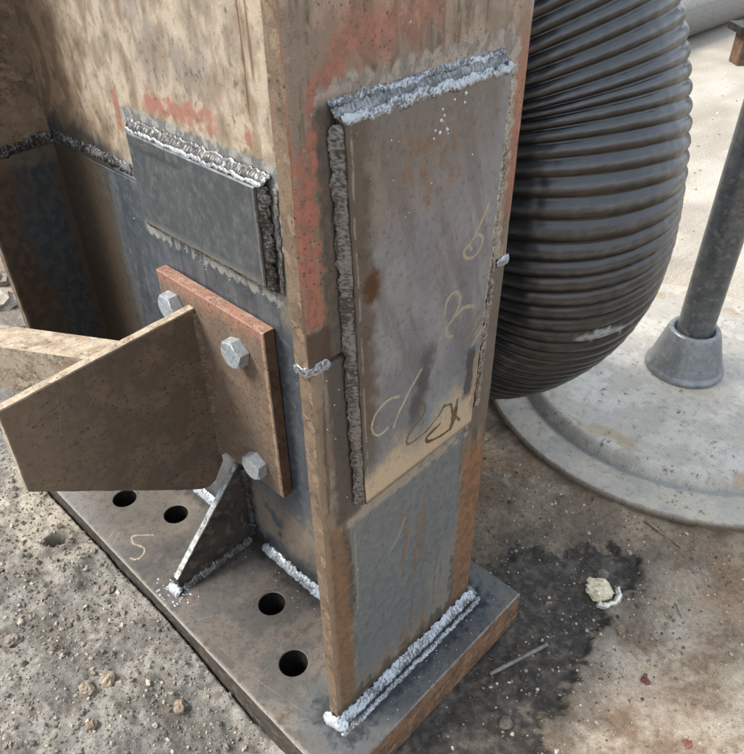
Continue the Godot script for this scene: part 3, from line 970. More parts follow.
func paint_base_plate() -> StandardMaterial3D:
	# x as in the scene, y = -z
	return paint(Rect2(-0.055, -0.053, 0.347, 0.74), 640, 1364, func(x: float, y: float) -> void:
		var g := fine(n_grain, x * 3960.0, y * 3960.0)
		var m := fine(n_mid, x * 3040.0, y * 3520.0)
		var b := soft(n_blotch, x * 1300.0 + 20.0, y * 1300.0)
		K = Color(0.365, 0.35, 0.33).lerp(Color(0.43, 0.41, 0.385), smoothstep(0.35, 0.65, b))
		mixk(Color(0.44, 0.335, 0.25), smoothstep(0.45, 0.75, b * 0.4 + m * 0.6) * 0.35)
		mixk(Color(0.30, 0.285, 0.265), smoothstep(0.55, 0.72, m) * 0.5)
		# dusty far end
		mixk(Color(0.55, 0.515, 0.465), smoothstep(0.30, 0.42, y + (b - 0.5) * 0.1) * 0.55)
		# blue-grey and dark heat tint round the welds
		var d1 := absf(box_d(x, y, -0.002, -0.012, 0.242, 0.018)) + (m - 0.5) * 0.02
		mixk(Color(0.33, 0.35, 0.365), (1.0 - smoothstep(0.012, 0.045, d1)) * 0.85)
		mixk(Color(0.19, 0.185, 0.18), (1.0 - smoothstep(0.008, 0.024, d1)) * 0.75)
		var d2 := absf(x - WEB) + (m - 0.5) * 0.02
		mixk(Color(0.20, 0.19, 0.185), (1.0 - smoothstep(0.008, 0.034, d2)) * band(y, 0.0, 0.62, 0.01) * 0.8)
		var d3 := absf(y - 0.294) + (m - 0.5) * 0.016
		mixk(Color(0.24, 0.225, 0.21), (1.0 - smoothstep(0.01, 0.028, d3)) * band(x, -0.03, 0.1, 0.01) * 0.75)
		# grey rub at the free right corner
		mixk(Color(0.46, 0.455, 0.435), smoothstep(0.235, 0.275, x + (m - 0.5) * 0.03) * 0.6)
		# worn bright arris along the left edge
		mixk(Color(0.56, 0.53, 0.48), (1.0 - smoothstep(-0.0515, -0.0485, x + (m - 0.5) * 0.005)) * 0.7)
		var p := fine(n_pit, x * 2300.0, y * 2300.0)
		mixk(Color(0.22, 0.19, 0.16), (1.0 - smoothstep(0.04, 0.12, p)) * smoothstep(0.5, 0.62, b) * 0.5)
		var q := 0.89 + 0.22 * g
		K = Color(K.r * q, K.g * q, K.b * q)
		Q = 0.38 + 0.3 * (m - 0.5)
		H = 0.22 * g + 0.25 * m + 0.3, 0.4, 0.16, [
			[[0.003, 0.397, -0.008, 0.408, -0.020, 0.417, -0.026, 0.405, -0.022, 0.394, -0.020, 0.385, -0.027, 0.377, -0.038, 0.376, -0.043, 0.384], 0.0036, Color(0.76, 0.69, 0.57), 1.6],
			[[-0.030, 0.438, -0.048, 0.424], 0.003, Color(0.60, 0.55, 0.46), 0.9],
			[[-0.034, 0.448, -0.040, 0.442, -0.050, 0.436], 0.003, Color(0.60, 0.55, 0.46), 0.9],
			[[-0.04, 0.20, -0.035, 0.12, -0.02, 0.03], 0.0012, Color(0.55, 0.52, 0.47), 0.7],
		], 90)


func base_plate_mesh() -> ArrayMesh:
	var x0 := -0.0536
	var x1 := 0.2894
	var z1 := 0.051
	var z0 := -0.68
	var bv := 0.0018
	var holes := []
	for h in [[0.048, -0.180], [0.0113, -0.094], [0.049, -0.4075], [0.0126, -0.493]]:
		holes.append(Vector2(h[0], h[1]))
		holes.append(Vector2(0.236 - h[0], h[1]))
	var top := Bag.new()
	var front := Bag.new()
	var dark := Bag.new()
	var wall := Bag.new()
	var T := func(p: Vector3) -> Vector2: return Vector2((p.x + 0.055) / 0.347, 1.0 - (-p.z + 0.053) / 0.74)
	var flat := func(a: float, b: float, c: float, d: float) -> void:
		var p := [Vector3(a, 0, c), Vector3(b, 0, c), Vector3(b, 0, d), Vector3(a, 0, d)]
		top.quad(p[0], p[1], p[2], p[3], Vector3.UP, T.call(p[0]), T.call(p[1]), T.call(p[2]), T.call(p[3]))
	var s := 0.024
	var bands := [-0.493, -0.4075, -0.18, -0.094]
	var zz := z0 + bv
	for hz in bands:
		flat.call(x0 + bv, x1 - bv, zz, hz - s)
		var hs := holes.filter(func(h: Vector2) -> bool: return absf(h.y - hz) < 0.001)
		hs.sort_custom(func(a: Vector2, b: Vector2) -> bool: return a.x < b.x)
		var xx := x0 + bv
		for h in hs:
			flat.call(xx, h.x - s, hz - s, hz + s)
			xx = h.x + s
			var seg := 48
			for k in seg:
				var a0 := TAU * k / seg
				var a1 := TAU * (k + 1) / seg
				var d0 := Vector2(cos(a0), sin(a0))
				var d1 := Vector2(cos(a1), sin(a1))
				var q0 := d0 * s / maxf(absf(d0.x), absf(d0.y))
				var q1 := d1 * s / maxf(absf(d1.x), absf(d1.y))
				var R := 0.0187
				var c := Vector3(h.x, 0, h.y)
				var A := c + Vector3(q0.x, 0, q0.y)
				var B := c + Vector3(q1.x, 0, q1.y)
				var D := c + Vector3(d0.x, 0, d0.y) * R
				var E := c + Vector3(d1.x, 0, d1.y) * R
				top.quad(A, B, E, D, Vector3.UP, T.call(A), T.call(B), T.call(E), T.call(D))
				var dn := Vector3(0, -0.0008, 0)
				var D2 := c + Vector3(d0.x, 0, d0.y) * (R - 0.0008) + dn
				var E2 := c + Vector3(d1.x, 0, d1.y) * (R - 0.0008) + dn
				var nn := Vector3(-d0.x, 1, -d0.y).normalized()
				top.quad(D, E, E2, D2, nn, T.call(D), T.call(E), T.call(E2), T.call(D2))
				var fl := Vector3(0, PLATE_BOTTOM, 0)
				wall.quad(D2, E2, E2 + fl - dn, D2 + fl - dn, Vector3(-d0.x, 0, -d0.y), Vector2(a0, 0) * 0.1, Vector2(a1, 0) * 0.1, Vector2(a1, 2) * 0.1, Vector2(a0, 2) * 0.1)
		flat.call(xx, x1 - bv, hz - s, hz + s)
		zz = hz + s
	flat.call(x0 + bv, x1 - bv, zz, z1 - bv)
	# chamfers and edges, cut in short pieces so that the arris wanders
	var corners := [Vector2(x0, z0), Vector2(x0, z1), Vector2(x1, z1), Vector2(x1, z0)]
	for e in 4:
		var a: Vector2 = corners[e]
		var b: Vector2 = corners[(e + 1) % 4]
		var ins_a := a + (Vector2(0.118, -0.31) - a).sign() * bv
		var ins_b := b + (Vector2(0.118, -0.31) - b).sign() * bv
		var n := [Vector3(-1, 0, 0), Vector3(0, 0, 1), Vector3(1, 0, 0), Vector3(0, 0, -1)][e] as Vector3
		var cnt := int(a.distance_to(b) / 0.012)
		var prev := 0.0
		for k in cnt:
			var nxt := rng.randf_range(-0.0006, 0.0006) if k < cnt - 1 else 0.0
			var t0 := float(k) / cnt
			var t1 := float(k + 1) / cnt
			var A := ins_a.lerp(ins_b, t0)
			var B := ins_a.lerp(ins_b, t1)
			var Cc := a.lerp(b, t1)
			var D := a.lerp(b, t0)
			var vA := Vector3(A.x, 0, A.y)
			var vB := Vector3(B.x, 0, B.y)
			var vC := Vector3(Cc.x, -bv + nxt, Cc.y)
			var vD := Vector3(D.x, -bv + prev, D.y)
			top.quad(vA, vB, vC, vD, (n + Vector3.UP).normalized(), T.call(vA), T.call(vB), T.call(vC), T.call(vD))
			var l0 := t0 * a.distance_to(b) * 4.0
			var l1 := t1 * a.distance_to(b) * 4.0
			var bag := front if e == 1 else dark
			bag.quad(vD, vC, Vector3(Cc.x, PLATE_BOTTOM, Cc.y), Vector3(D.x, PLATE_BOTTOM, D.y), n, Vector2(l0, 0), Vector2(l1, 0), Vector2(l1, 0.25), Vector2(l0, 0.25))
			prev = nxt
	var m := ArrayMesh.new()
	top.to(m)
	front.to(m)
	dark.to(m)
	wall.to(m)
	return m


func build_column() -> void:
	var col := thing("steel_column", "rusty welded steel column with patch plates on a thick drilled base plate", "steel column")
	var X := Vector3.RIGHT
	var Y := Vector3.UP
	var Z := Vector3.BACK
	part("base_plate", base_plate_mesh(), col, [paint_base_plate(), M.edge_rust, M.edge_dark, M.hole], "thick brown-grey base plate with round bolt holes and chalk marks")
	# near flange, two lengths butted at the splice
	part("flange", plate(rect_poly(0.0, 0.001, 0.24, 0.505), Vector3.ZERO, X, Y, 0.018, 0.0022, Rect2(-0.002, -0.002, 0.246, 0.512)), col, [paint_lower_flange(), M.edge_beige], "lower length of the near flange, grey panel between rusty edges")
	part("flange", plate(rect_poly(-0.003, 0.509, 0.24, 1.8), Vector3(0, 0, 0.0006), X, Y, 0.0186, 0.0026, Rect2(-0.002, 0.5, 0.246, 0.36)), col, [paint_upper_flange(), M.edge_beige], "upper length of the near flange, brown with red primer smears")
	# web: front faces -X; u = -Z ... so that the picture's x runs away from the near flange
	var wl := paint_lower_web()
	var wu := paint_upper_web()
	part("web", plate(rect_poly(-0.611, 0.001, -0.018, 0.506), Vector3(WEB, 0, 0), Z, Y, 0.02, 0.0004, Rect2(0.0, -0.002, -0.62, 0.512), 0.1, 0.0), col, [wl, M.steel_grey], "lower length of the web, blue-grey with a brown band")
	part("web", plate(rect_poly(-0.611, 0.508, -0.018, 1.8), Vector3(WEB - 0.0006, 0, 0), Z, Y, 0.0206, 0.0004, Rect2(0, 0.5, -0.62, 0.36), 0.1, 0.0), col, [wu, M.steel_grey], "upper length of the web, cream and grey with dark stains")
	var ff := paint_far_flange()
	part("flange", plate(rect_poly(0.0, 0.001, 0.24, 0.505), Vector3(0, 0, FAR), X, Y, 0.018, 0.0022, Rect2(0, 0, 0.12, 0.512)), col, [ff, M.edge_beige], "lower length of the far flange, dark grey with a rusty edge")
	part("flange", plate(rect_poly(-0.002, 0.509, 0.24, 1.8), Vector3(0, 0, FAR + 0.0006), X, Y, 0.0186, 0.0022, Rect2(0, 0, 0.25, 0.25)), col, [M.edge_beige, M.edge_beige], "upper length of the far flange, brown rust")
	# cover plates over the splice
	var pp := PackedVector2Array([Vector2(0.0425, 0.3405), Vector2(0.1935, 0.3425), Vector2(0.2035, 0.6815), Vector2(0.0325, 0.683)])
	var big := part("cover_plate", plate(pp, Vector3(0, 0, 0.011), X, Y, 0.0105, 0.0012, Rect2(0.028, 0.334, 0.178, 0.352)), col, [paint_cover_plate(), M.edge_dark], "large grey cover plate with chalk scribbles and straw heat tint")
	var small := part("cover_plate", plate(rect_poly(-0.386, 0.470, -0.172, 0.572), Vector3(WEB - 0.013, 0, 0), Z, Y, 0.0124, 0.0014, Rect2(-0.165, 0.464, -0.23, 0.116)), col, [paint_small_plate(), M.edge_dark], "small dark grey cover plate on the web")
	# stiffener on the base plate
	var gp := PackedVector2Array([Vector2(-0.024, 0.002), Vector2(0.1045, 0.002), Vector2(0.1045, 0.148), Vector2(0.097, 0.148), Vector2(-0.024, 0.02)])
	var rib := part("stiffener", plate(gp, Vector3(0, 0, -0.288), X, Y, 0.0105, 0.001, Rect2(-0.03, 0, 0.25, 0.25), 0.005, 0.0004, true), col, [M.edge_dark, M.edge_dark, M.edge_pale], "triangular stiffener plate with pale sloping edge")
	welds(col, big, small, rib)


func welds(col: Node3D, big: Node3D, small: Node3D, rib: Node3D) -> void:
	var white := Color(0.34, 0.355, 0.365)
	var pale := Color(0.21, 0.21, 0.20)
	var grey := Color(0.085, 0.083, 0.08)
	var black := Color(0.03, 0.028, 0.026)
	var brown := Color(0.09, 0.075, 0.058)
	var front := Vector3(0, 0, 1)
	var held := {}
	for k in [1, 2, 3, 5, 6, 7, 51]:
		held[k] = big
	for k in [10, 11, 12, 13, 14, 15, 52]:
		held[k] = small
	for k in [26, 27, 28, 29]:
		held[k] = rib
	var W := func(called: String, pts: Array, up: Vector3, w: float, h: float, rp: float, dk: Color, lt: Color, share: float, sd: int, wander := 0.0012) -> void:
		part(called, weld_mesh(pts, up, w * 0.95, h * 0.42, rp, dk, lt, share, sd, wander), held.get(sd, col), [M.weld])
	# large plate: top (a white run and a grey run above it), left, right, bottom
	W.call("weld_bead", [Vector3(0.030, 0.6838, 0.0098), Vector3(0.1, 0.6836, 0.0098), Vector3(0.2055, 0.682, 0.0098)], Vector3(0, 0.35, 1), 0.0085, 0.005, 0.005, grey, white, 0.8, 1)
	W.call("weld_bead", [Vector3(0.027, 0.6925, 0.0015), Vector3(0.1, 0.6925, 0.0015), Vector3(0.207, 0.691, 0.0015)], Vector3(0, 0.6, 1), 0.0065, 0.004, 0.004, grey, white, 0.50, 2)
	W.call("weld_bead", [Vector3(0.0300, 0.681, 0.0055), Vector3(0.0332, 0.56, 0.0055), Vector3(0.0365, 0.45, 0.0055), Vector3(0.0402, 0.338, 0.0055)], Vector3(-0.75, 0, 1), 0.0125, 0.003, 0.0055, Color(0.06, 0.057, 0.052), Color(0.19, 0.185, 0.175), 0.62, 3, 0.0006)
	W.call("weld_bead", [Vector3(0.2095, 0.68, 0.004), Vector3(0.209, 0.58, 0.004), Vector3(0.2035, 0.46, 0.004), Vector3(0.1985, 0.345, 0.004)], Vector3(0.45, 0, 1), 0.013, 0.007, 0.007, brown * 1.5, Color(0.34, 0.31, 0.26), 0.75, 5)
	W.call("weld_bead", [Vector3(0.2185, 0.68, 0.001), Vector3(0.219, 0.56, 0.001), Vector3(0.217, 0.44, 0.001), Vector3(0.2145, 0.345, 0.001)], Vector3(0.1, 0, 1), 0.010, 0.004, 0.006, brown, Color(0.30, 0.27, 0.225), 0.7, 6)
	W.call("weld_bead", [Vector3(0.042, 0.3365, 0.003), Vector3(0.12, 0.338, 0.003), Vector3(0.20, 0.3395, 0.003)], Vector3(0, -0.5, 1), 0.007, 0.0035, 0.005, Color(0.08, 0.065, 0.05), Color(0.30, 0.25, 0.19), 0.25, 7)
	W.call("weld_bead", [Vector3(0.028, 0.687, 0.0045), Vector3(0.1, 0.687, 0.0045), Vector3(0.2065, 0.6855, 0.0045)], Vector3(0, 0.9, 1), 0.0155, 0.005, 0.005, grey, pale, 0.55, 51)
	# near flange splice, where it shows at both edges
	W.call("splice_weld", [Vector3(-0.0035, 0.506, -0.017), Vector3(-0.004, 0.5065, -0.004), Vector3(0.0, 0.507, 0.0015), Vector3(0.017, 0.509, 0.002)], Vector3(-1, 0, 1), 0.009, 0.0036, 0.005, grey, white, 0.72, 8)
	W.call("splice_weld", [Vector3(0.224, 0.507, 0.001), Vector3(0.2405, 0.507, 0.0015), Vector3(0.241, 0.507, -0.017)], Vector3(1, 0, 1), 0.010, 0.005, 0.005, grey, white, 0.75, 9)
	# small plate
	W.call("weld_bead", [Vector3(WEB - 0.010, 0.5735, -0.392), Vector3(WEB - 0.010, 0.5735, -0.28), Vector3(WEB - 0.010, 0.574, -0.166)], Vector3(-1, 0.4, 0), 0.0048, 0.003, 0.0035, grey, white, 0.72, 10)
	W.call("weld_bead", [Vector3(WEB - 0.006, 0.577, -0.394), Vector3(WEB - 0.006, 0.5772, -0.28), Vector3(WEB - 0.006, 0.5775, -0.163)], Vector3(-1, 0.9, 0), 0.012, 0.0042, 0.0045, black, grey, 0.5, 52)
	W.call("weld_bead", [Vector3(WEB - 0.003, 0.5805, -0.398), Vector3(WEB - 0.003, 0.581, -0.28), Vector3(WEB - 0.003, 0.5815, -0.16)], Vector3(-1, 0.6, 0), 0.0055, 0.003, 0.004, grey * 0.8, pale, 0.4, 11)
	W.call("weld_bead", [Vector3(WEB - 0.0068, 0.572, -0.1685), Vector3(WEB - 0.0068, 0.52, -0.169), Vector3(WEB - 0.0068, 0.464, -0.1695)], Vector3(-1, 0, 0.8), 0.0125, 0.0045, 0.005, black * 1.4, pale, 0.4, 12)
	W.call("weld_bead", [Vector3(WEB - 0.002, 0.572, -0.156), Vector3(WEB - 0.002, 0.52, -0.1575), Vector3(WEB - 0.002, 0.462, -0.16)], Vector3(-1, 0, 0.3), 0.005, 0.003, 0.005, grey, Color(0.36, 0.33, 0.29), 0.45, 13)
	W.call("weld_bead", [Vector3(WEB - 0.006, 0.567, -0.391), Vector3(WEB - 0.006, 0.52, -0.392), Vector3(WEB - 0.006, 0.462, -0.393)], Vector3(-1, 0, -0.6), 0.0075, 0.0045, 0.005, grey, white, 0.55, 14)
	W.call("weld_bead", [Vector3(WEB - 0.006, 0.464, -0.394), Vector3(WEB - 0.006, 0.4635, -0.28), Vector3(WEB - 0.006, 0.463, -0.165)], Vector3(-1, -0.6, 0), 0.0085, 0.0045, 0.005, black * 1.5, Color(0.30, 0.285, 0.25), 0.6, 15)
	# splice over the far flange and the web
	W.call("splice_weld", [Vector3(0.0, 0.508, FAR + 0.001), Vector3(0.05, 0.509, FAR + 0.001), Vector3(0.09, 0.513, FAR + 0.002), Vector3(0.102, 0.516, FAR + 0.008)], Vector3(0, 0, 1), 0.013, 0.006, 0.007, black, Color(0.15, 0.15, 0.148), 0.4, 16)
	W.call("splice_weld", [Vector3(WEB - 0.001, 0.516, FAR + 0.006), Vector3(WEB - 0.001, 0.520, -0.5), Vector3(WEB - 0.001, 0.519, -0.398)], Vector3(-1, 0, 0), 0.013, 0.005, 0.006, black, Color(0.26, 0.26, 0.255), 0.45, 17)
	W.call("splice_weld", [Vector3(WEB - 0.001, 0.512, -0.155), Vector3(WEB - 0.001, 0.512, -0.02)], Vector3(-1, 0, 0), 0.012, 0.004, 0.006, grey, white, 0.7, 18)
	# foot of the column
	W.call("weld_bead", [Vector3(-0.006, 0.0045, 0.0055), Vector3(0.12, 0.0045, 0.006), Vector3(0.245, 0.0045, 0.006)], Vector3(0, 1, 1), 0.0165, 0.005, 0.0055, grey, white, 0.66, 19)
	W.call("weld_bead", [Vector3(-0.010, 0.001, 0.0155), Vector3(0.12, 0.001, 0.0165), Vector3(0.246, 0.001, 0.0165)], Vector3(0, 1, 0.3), 0.0075, 0.003, 0.005, grey, white, 0.5, 20)
	W.call("weld_bead", [Vector3(-0.007, 0.003, -0.018), Vector3(-0.008, 0.003, -0.006), Vector3(-0.006, 0.003, 0.006), Vector3(0.003, 0.003, 0.012)], Vector3(-1, 1.2, 0.2), 0.014, 0.006, 0.006, grey, white, 0.8, 21)
	W.call("weld_bead", [Vector3(0.245, 0.003, 0.01), Vector3(0.247, 0.003, 0.0), Vector3(0.246, 0.003, -0.018)], Vector3(1, 1.2, 0.2), 0.014, 0.006, 0.006, grey, white, 0.7, 22)
	W.call("weld_bead", [Vector3(WEB - 0.005, 0.0045, -0.02), Vector3(WEB - 0.005, 0.0045, -0.15), Vector3(WEB - 0.005, 0.0045, -0.262)], Vector3(-1, 1, 0), 0.017, 0.005, 0.0055, grey, white, 0.8, 23)
	W.call("weld_bead", [Vector3(WEB - 0.005, 0.0045, -0.306), Vector3(WEB - 0.005, 0.0045, -0.45), Vector3(WEB - 0.005, 0.0045, -0.6)], Vector3(-1, 1, 0), 0.017, 0.005, 0.0055, grey, white, 0.8, 24)
	W.call("weld_bead", [Vector3(0.0, 0.0045, FAR + 0.005), Vector3(0.1, 0.0045, FAR + 0.005)], Vector3(0, 1, 1), 0.016, 0.005, 0.0055, grey, white, 0.6, 25)
	# stiffener: both sides of its foot, its edge on the web, the dab at its toe
	W.call("weld_bead", [Vector3(-0.02, 0.003, -0.284), Vector3(0.04, 0.003, -0.284), Vector3(0.098, 0.003, -0.284)], Vector3(0, 1, 1), 0.012, 0.004, 0.006, grey * 0.8, pale, 0.5, 26)
	W.call("weld_bead", [Vector3(-0.02, 0.003, -0.302), Vector3(0.04, 0.003, -0.302), Vector3(0.098, 0.003, -0.302)], Vector3(0, 1, -1), 0.012, 0.004, 0.006, grey, white, 0.7, 27)
	W.call("weld_bead", [Vector3(WEB - 0.003, 0.008, -0.284), Vector3(WEB - 0.003, 0.14, -0.284)], Vector3(-1, 0, 1), 0.010, 0.004, 0.006, black, grey, 0.5, 28)
	W.call("weld_bead", [Vector3(-0.030, 0.004, -0.304), Vector3(-0.031, 0.0035, -0.293), Vector3(-0.028, 0.004, -0.280)], Vector3(-1, 1.6, 0), 0.014, 0.006, 0.007, grey, white, 0.8, 29)
	# spatter: drops thrown off the welding, too small to count
	var b := Bag.new()
	var drops := func(c: Vector3, spread: Vector3, n: Vector3, cnt: int, r0: float, r1: float) -> void:
		for i in cnt:
			var p := c + Vector3(rng.randfn(0, 1) * spread.x, rng.randfn(0, 1) * spread.y, rng.randfn(0, 1) * spread.z)
			var r := rng.randf_range(r0, r1)
			var s1 := n.cross(Vector3(0.3, 0.7, 0.2)).normalized()
			var s2 := n.cross(s1)
			for k in 5:
				var a0 := TAU * k / 5.0
				var a1 := TAU * (k + 1) / 5.0
				var e0 := (s1 * cos(a0) + s2 * sin(a0)) * r
				var e1 := (s1 * cos(a1) + s2 * sin(a1)) * r
				b.tri(p + e0, p + e1, p + n * r * 0.8, (e0 + e1 + n * r).normalized())
	drops.call(Vector3(-0.027, 0.0, -0.29), Vector3(0.011, 0, 0.014), Vector3.UP, 90, 0.0006, 0.0024)
	drops.call(Vector3(0.11, 0.0, 0.03), Vector3(0.07, 0, 0.005), Vector3.UP, 25, 0.0004, 0.0010)
	drops.call(Vector3(0.128, 0.658, 0.011), Vector3(0.006, 0.006, 0), front, 9, 0.0008, 0.0021)
	drops.call(Vector3(0.146, 0.67, 0.011), Vector3(0.004, 0.004, 0), front, 3, 0.0008, 0.0018)
	drops.call(Vector3(0.028, 0.5, 0.0), Vector3(0.007, 0.12, 0), front, 24, 0.0003, 0.0008)
	drops.call(Vector3(0.10, 0.62, 0.011), Vector3(0.04, 0.05, 0), front, 14, 0.0003, 0.0008)
	drops.call(Vector3(0.08, 0.0, -0.15), Vector3(0.01, 0, 0.08), Vector3.UP, 30, 0.0004, 0.001)
	drops.call(Vector3(WEB, 0.45, -0.28), Vector3(0, 0.006, 0.07), Vector3.LEFT, 34, 0.0004, 0.0010)
	var m := ArrayMesh.new()
	b.to(m)
	var sp := part("weld_spatter", m, col, [flat_mat(Color(0.72, 0.73, 0.73), 0.45, 0.4)])
	sp.set_meta("kind", "stuff")


# ---------------------------------------------------------------- bracket
func build_bracket() -> void:
	var br := thing("connection_bracket", "brown steel bracket bolted to the column web with silver bolts", "bracket")
	var Z := Vector3.BACK
	var Y := Vector3.UP
	var end_mat := paint(Rect2(0.176, 0.166, 0.208, 0.254), 420, 512, func(x: float, y: float) -> void:
		var g := fine(n_grain, x * 4320.0, y * 4320.0)
		var m := fine(n_mid, x * 3610.0, y * 3300.0)
		var b := soft(n_blotch, x * 1900.0, y * 1300.0)
		K = Color(0.375, 0.315, 0.26).lerp(Color(0.43, 0.365, 0.305), smoothstep(0.35, 0.65, b))
		mixk(Color(0.33, 0.265, 0.205), smoothstep(0.4, 0.8, m * 0.5 + b * 0.5) * 0.6)
		mixk(Color(0.38, 0.27, 0.195), smoothstep(0.55, 0.7, b) * 0.4)
		mixk(Color(0.52, 0.37, 0.30), smoothstep(0.392, 0.410, y + (m - 0.5) * 0.03) * 0.85)
		mixk(Color(0.60, 0.50, 0.39), (1.0 - smoothstep(0.184, 0.188, x + (m - 0.5) * 0.004)) * 0.6)
		var p := fine(n_pit, x * 2800.0, y * 2800.0)
		var pit := (1.0 - smoothstep(0.05, 0.2, p)) * smoothstep(0.45, 0.6, m)
		mixk(Color(0.17, 0.125, 0.09), pit * 0.8)
		var q := 0.9 + 0.2 * g
		K = Color(K.r * q, K.g * q, K.b * q)
		Q = 0.72 + 0.2 * (m - 0.5)
		H = 0.35 * g + 0.4 * m - 0.4 * pit + 0.25, 0.08, 0.6, [], 25)
	part("end_plate", plate(rect_poly(-0.379, 0.171, -0.181, 0.414), Vector3(0.0885, 0, 0), Z, Y, 0.0155, 0.0012, Rect2(-0.176, 0.166, -0.208, 0.254), 0.012, 0.0004, true), br, [end_mat, M.edge_brown, M.edge_red], "rectangular brown end plate with red primer along its top")  # side edges coloured darker than the top to carry their shade
	# the upright wing: a tapered plate standing out from the end plate
	var wing_mat := paint(Rect2(-0.16, 0.115, 0.26, 0.285), 560, 614, func(x: float, y: float) -> void:
		var g := fine(n_grain, x * 4320.0, y * 4320.0)
		var m := fine(n_mid, x * 3610.0, y * 4180.0)
		var b := soft(n_blotch, x * 1700.0 + 30.0, y * 1700.0)
		K = Color(0.335, 0.285, 0.235).lerp(Color(0.385, 0.33, 0.275), smoothstep(0.35, 0.65, b))
		mixk(Color(0.34, 0.27, 0.205), smoothstep(0.5, 0.7, m) * 0.5)
		mixk(Color(0.54, 0.46, 0.36), (1.0 - smoothstep(-0.13, -0.06, x + (b - 0.5) * 0.1)) * 0.35)
		var p := fine(n_pit, x * 1300.0 + y * 300.0, y * 2100.0)
		var p2 := fine(n_pit, x * 2900.0 + 70.0, y * 2900.0)
		var pit := (1.0 - smoothstep(0.06, 0.14, p + (g - 0.5) * 0.12)) * smoothstep(0.46, 0.60, b + (x + 0.0) * 0.6)
		pit = maxf(pit, (1.0 - smoothstep(0.04, 0.10, p2)) * smoothstep(0.6, 0.68, m) * 0.9)
		mixk(Color(0.12, 0.09, 0.07), pit * 0.7)
		mixk(Color(0.42, 0.33, 0.25), smoothstep(0.64, 0.74, b) * 0.4)
		var q := 0.9 + 0.2 * g
		K = Color(K.r * q, K.g * q, K.b * q)
		Q = 0.74 + 0.2 * (m - 0.5)
		H = 0.25 * g + 0.3 * m - 0.35 * pit + 0.3, 0.13, 0.35, [], 30)
	var wp := PackedVector2Array([Vector2(-0.1445, 0.2695), Vector2(0.035, 0.135), Vector2(0.052, 0.124), Vector2(0.062, 0.122), Vector2(0.072, 0.126), Vector2(0.0885, 0.150), Vector2(0.0885, 0.391), Vector2(-0.1415, 0.3785)])
	part("wing_plate", plate(wp, Vector3(0, 0, -0.307), Vector3.RIGHT, Y, 0.0125, 0.0012, Rect2(-0.16, 0.115, 0.26, 0.285)), br, [wing_mat, M.edge_dust], "upright tapered brown wing plate with dark pits")
	part("weld_fillet", weld_mesh([Vector3(0.0865, 0.165, -0.3055), Vector3(0.0865, 0.28, -0.3055), Vector3(0.0865, 0.386, -0.3055)], Vector3(-1, 0, 1), 0.016, 0.001, 0.03, Color(0.09, 0.07, 0.052), Color(0.16, 0.125, 0.095), 0.5, 41), br, [M.weld])
	# a box-section arm welded behind the wing, running off along the column
	var ab := Bag.new()
	var foot := [Vector3(0.0018, 0, -0.3194), Vector3(-0.0433, 0, -0.3194), Vector3(-0.330, 0, -0.805), Vector3(-0.285, 0, -0.805)]
	var hi := Vector3(0, 0.3835, 0)
	var lo := Vector3(0, 0.3235, 0)
	ab.quad(foot[0] + hi, foot[1] + hi, foot[2] + hi, foot[3] + hi, Vector3.UP, Vector2(0, 0), Vector2(0.17, 0), Vector2(0.17, 2.2), Vector2(0, 2.2))
	ab.quad(foot[0] + lo, foot[1] + lo, foot[2] + lo, foot[3] + lo, Vector3.DOWN, Vector2(0, 0), Vector2(0.17, 0), Vector2(0.17, 2.2), Vector2(0, 2.2))
	for k in 4:
		var p: Vector3 = foot[k]
		var q: Vector3 = foot[(k + 1) % 4]
		var l := p.distance_to(q) * 4.0
		ab.quad(p + hi, q + hi, q + lo, p + lo, Vector3.UP.cross(q - p).normalized() * -1.0, Vector2(0, 0), Vector2(l, 0), Vector2(l, 0.24), Vector2(0, 0.24))
	var am := ArrayMesh.new()
	ab.to(am)
	part("brace_arm", am, br, [M.edge_dust], "pale dusty square arm behind the wing plate")
	# bolts
	for q in [[0.371, -0.227, 0.3], [0.379, -0.3475, 0.05], [0.204, -0.2225, 0.52], [0.204, -0.3475, 0.2]]:
		var o := part("bolt", bolt_mesh(), br, [M.zinc])
		o.transform = Transform3D(Basis(Vector3(0, 0, 1), Vector3(-1, 0, 0), Vector3(0, -1, 0)) * Basis(Vector3.UP, q[2]), Vector3(0.0885, q[0], q[1]))


# head up +Y from the seat at 0
func bolt_mesh() -> ArrayMesh:
	var b := Bag.new()
	var r := 0.0182
	var h := 0.0145
	var rc := r * 0.87
	for k in 6:
		var a0 := TAU * k / 6.0
		var a1 := TAU * (k + 1) / 6.0
		var p0 := Vector3(cos(a0), 0, sin(a0))
		var p1 := Vector3(cos(a1), 0, sin(a1))
		var pm := (p0 + p1).normalized()
		var n := pm
		var up := Vector3(0, h, 0)
		var lo := Vector3(0, 0.0005, 0)
		# the chamfer cuts the corners lower than the flats
		var c0 := p0 * r + up * 0.86
		var c1 := p1 * r + up * 0.86
		var cm := pm * rc + up * 0.985
		b.tri(p0 * r + lo, p1 * r + lo, c1, n)
		b.tri(p0 * r + lo, c1, cm, n)
		b.tri(p0 * r + lo, cm, c0, n)
		var t0 := p0 * rc * 0.97 + up
		var t1 := p1 * rc * 0.97 + up
		var tm := pm * rc * 0.97 + up
		b.tri(c0, cm, tm, (pm + p0 + Vector3.UP * 3).normalized())
		b.tri(c0, tm, t0, (p0 + Vector3.UP * 2).normalized())
		b.tri(cm, c1, t1, (p1 + Vector3.UP * 2).normalized())
		b.tri(cm, t1, tm, (pm + p1 + Vector3.UP * 3).normalized())
		b.tri(t0, tm, up, Vector3.UP)
		b.tri(tm, t1, up, Vector3.UP)
	var m := ArrayMesh.new()
	b.to(m)
	return m


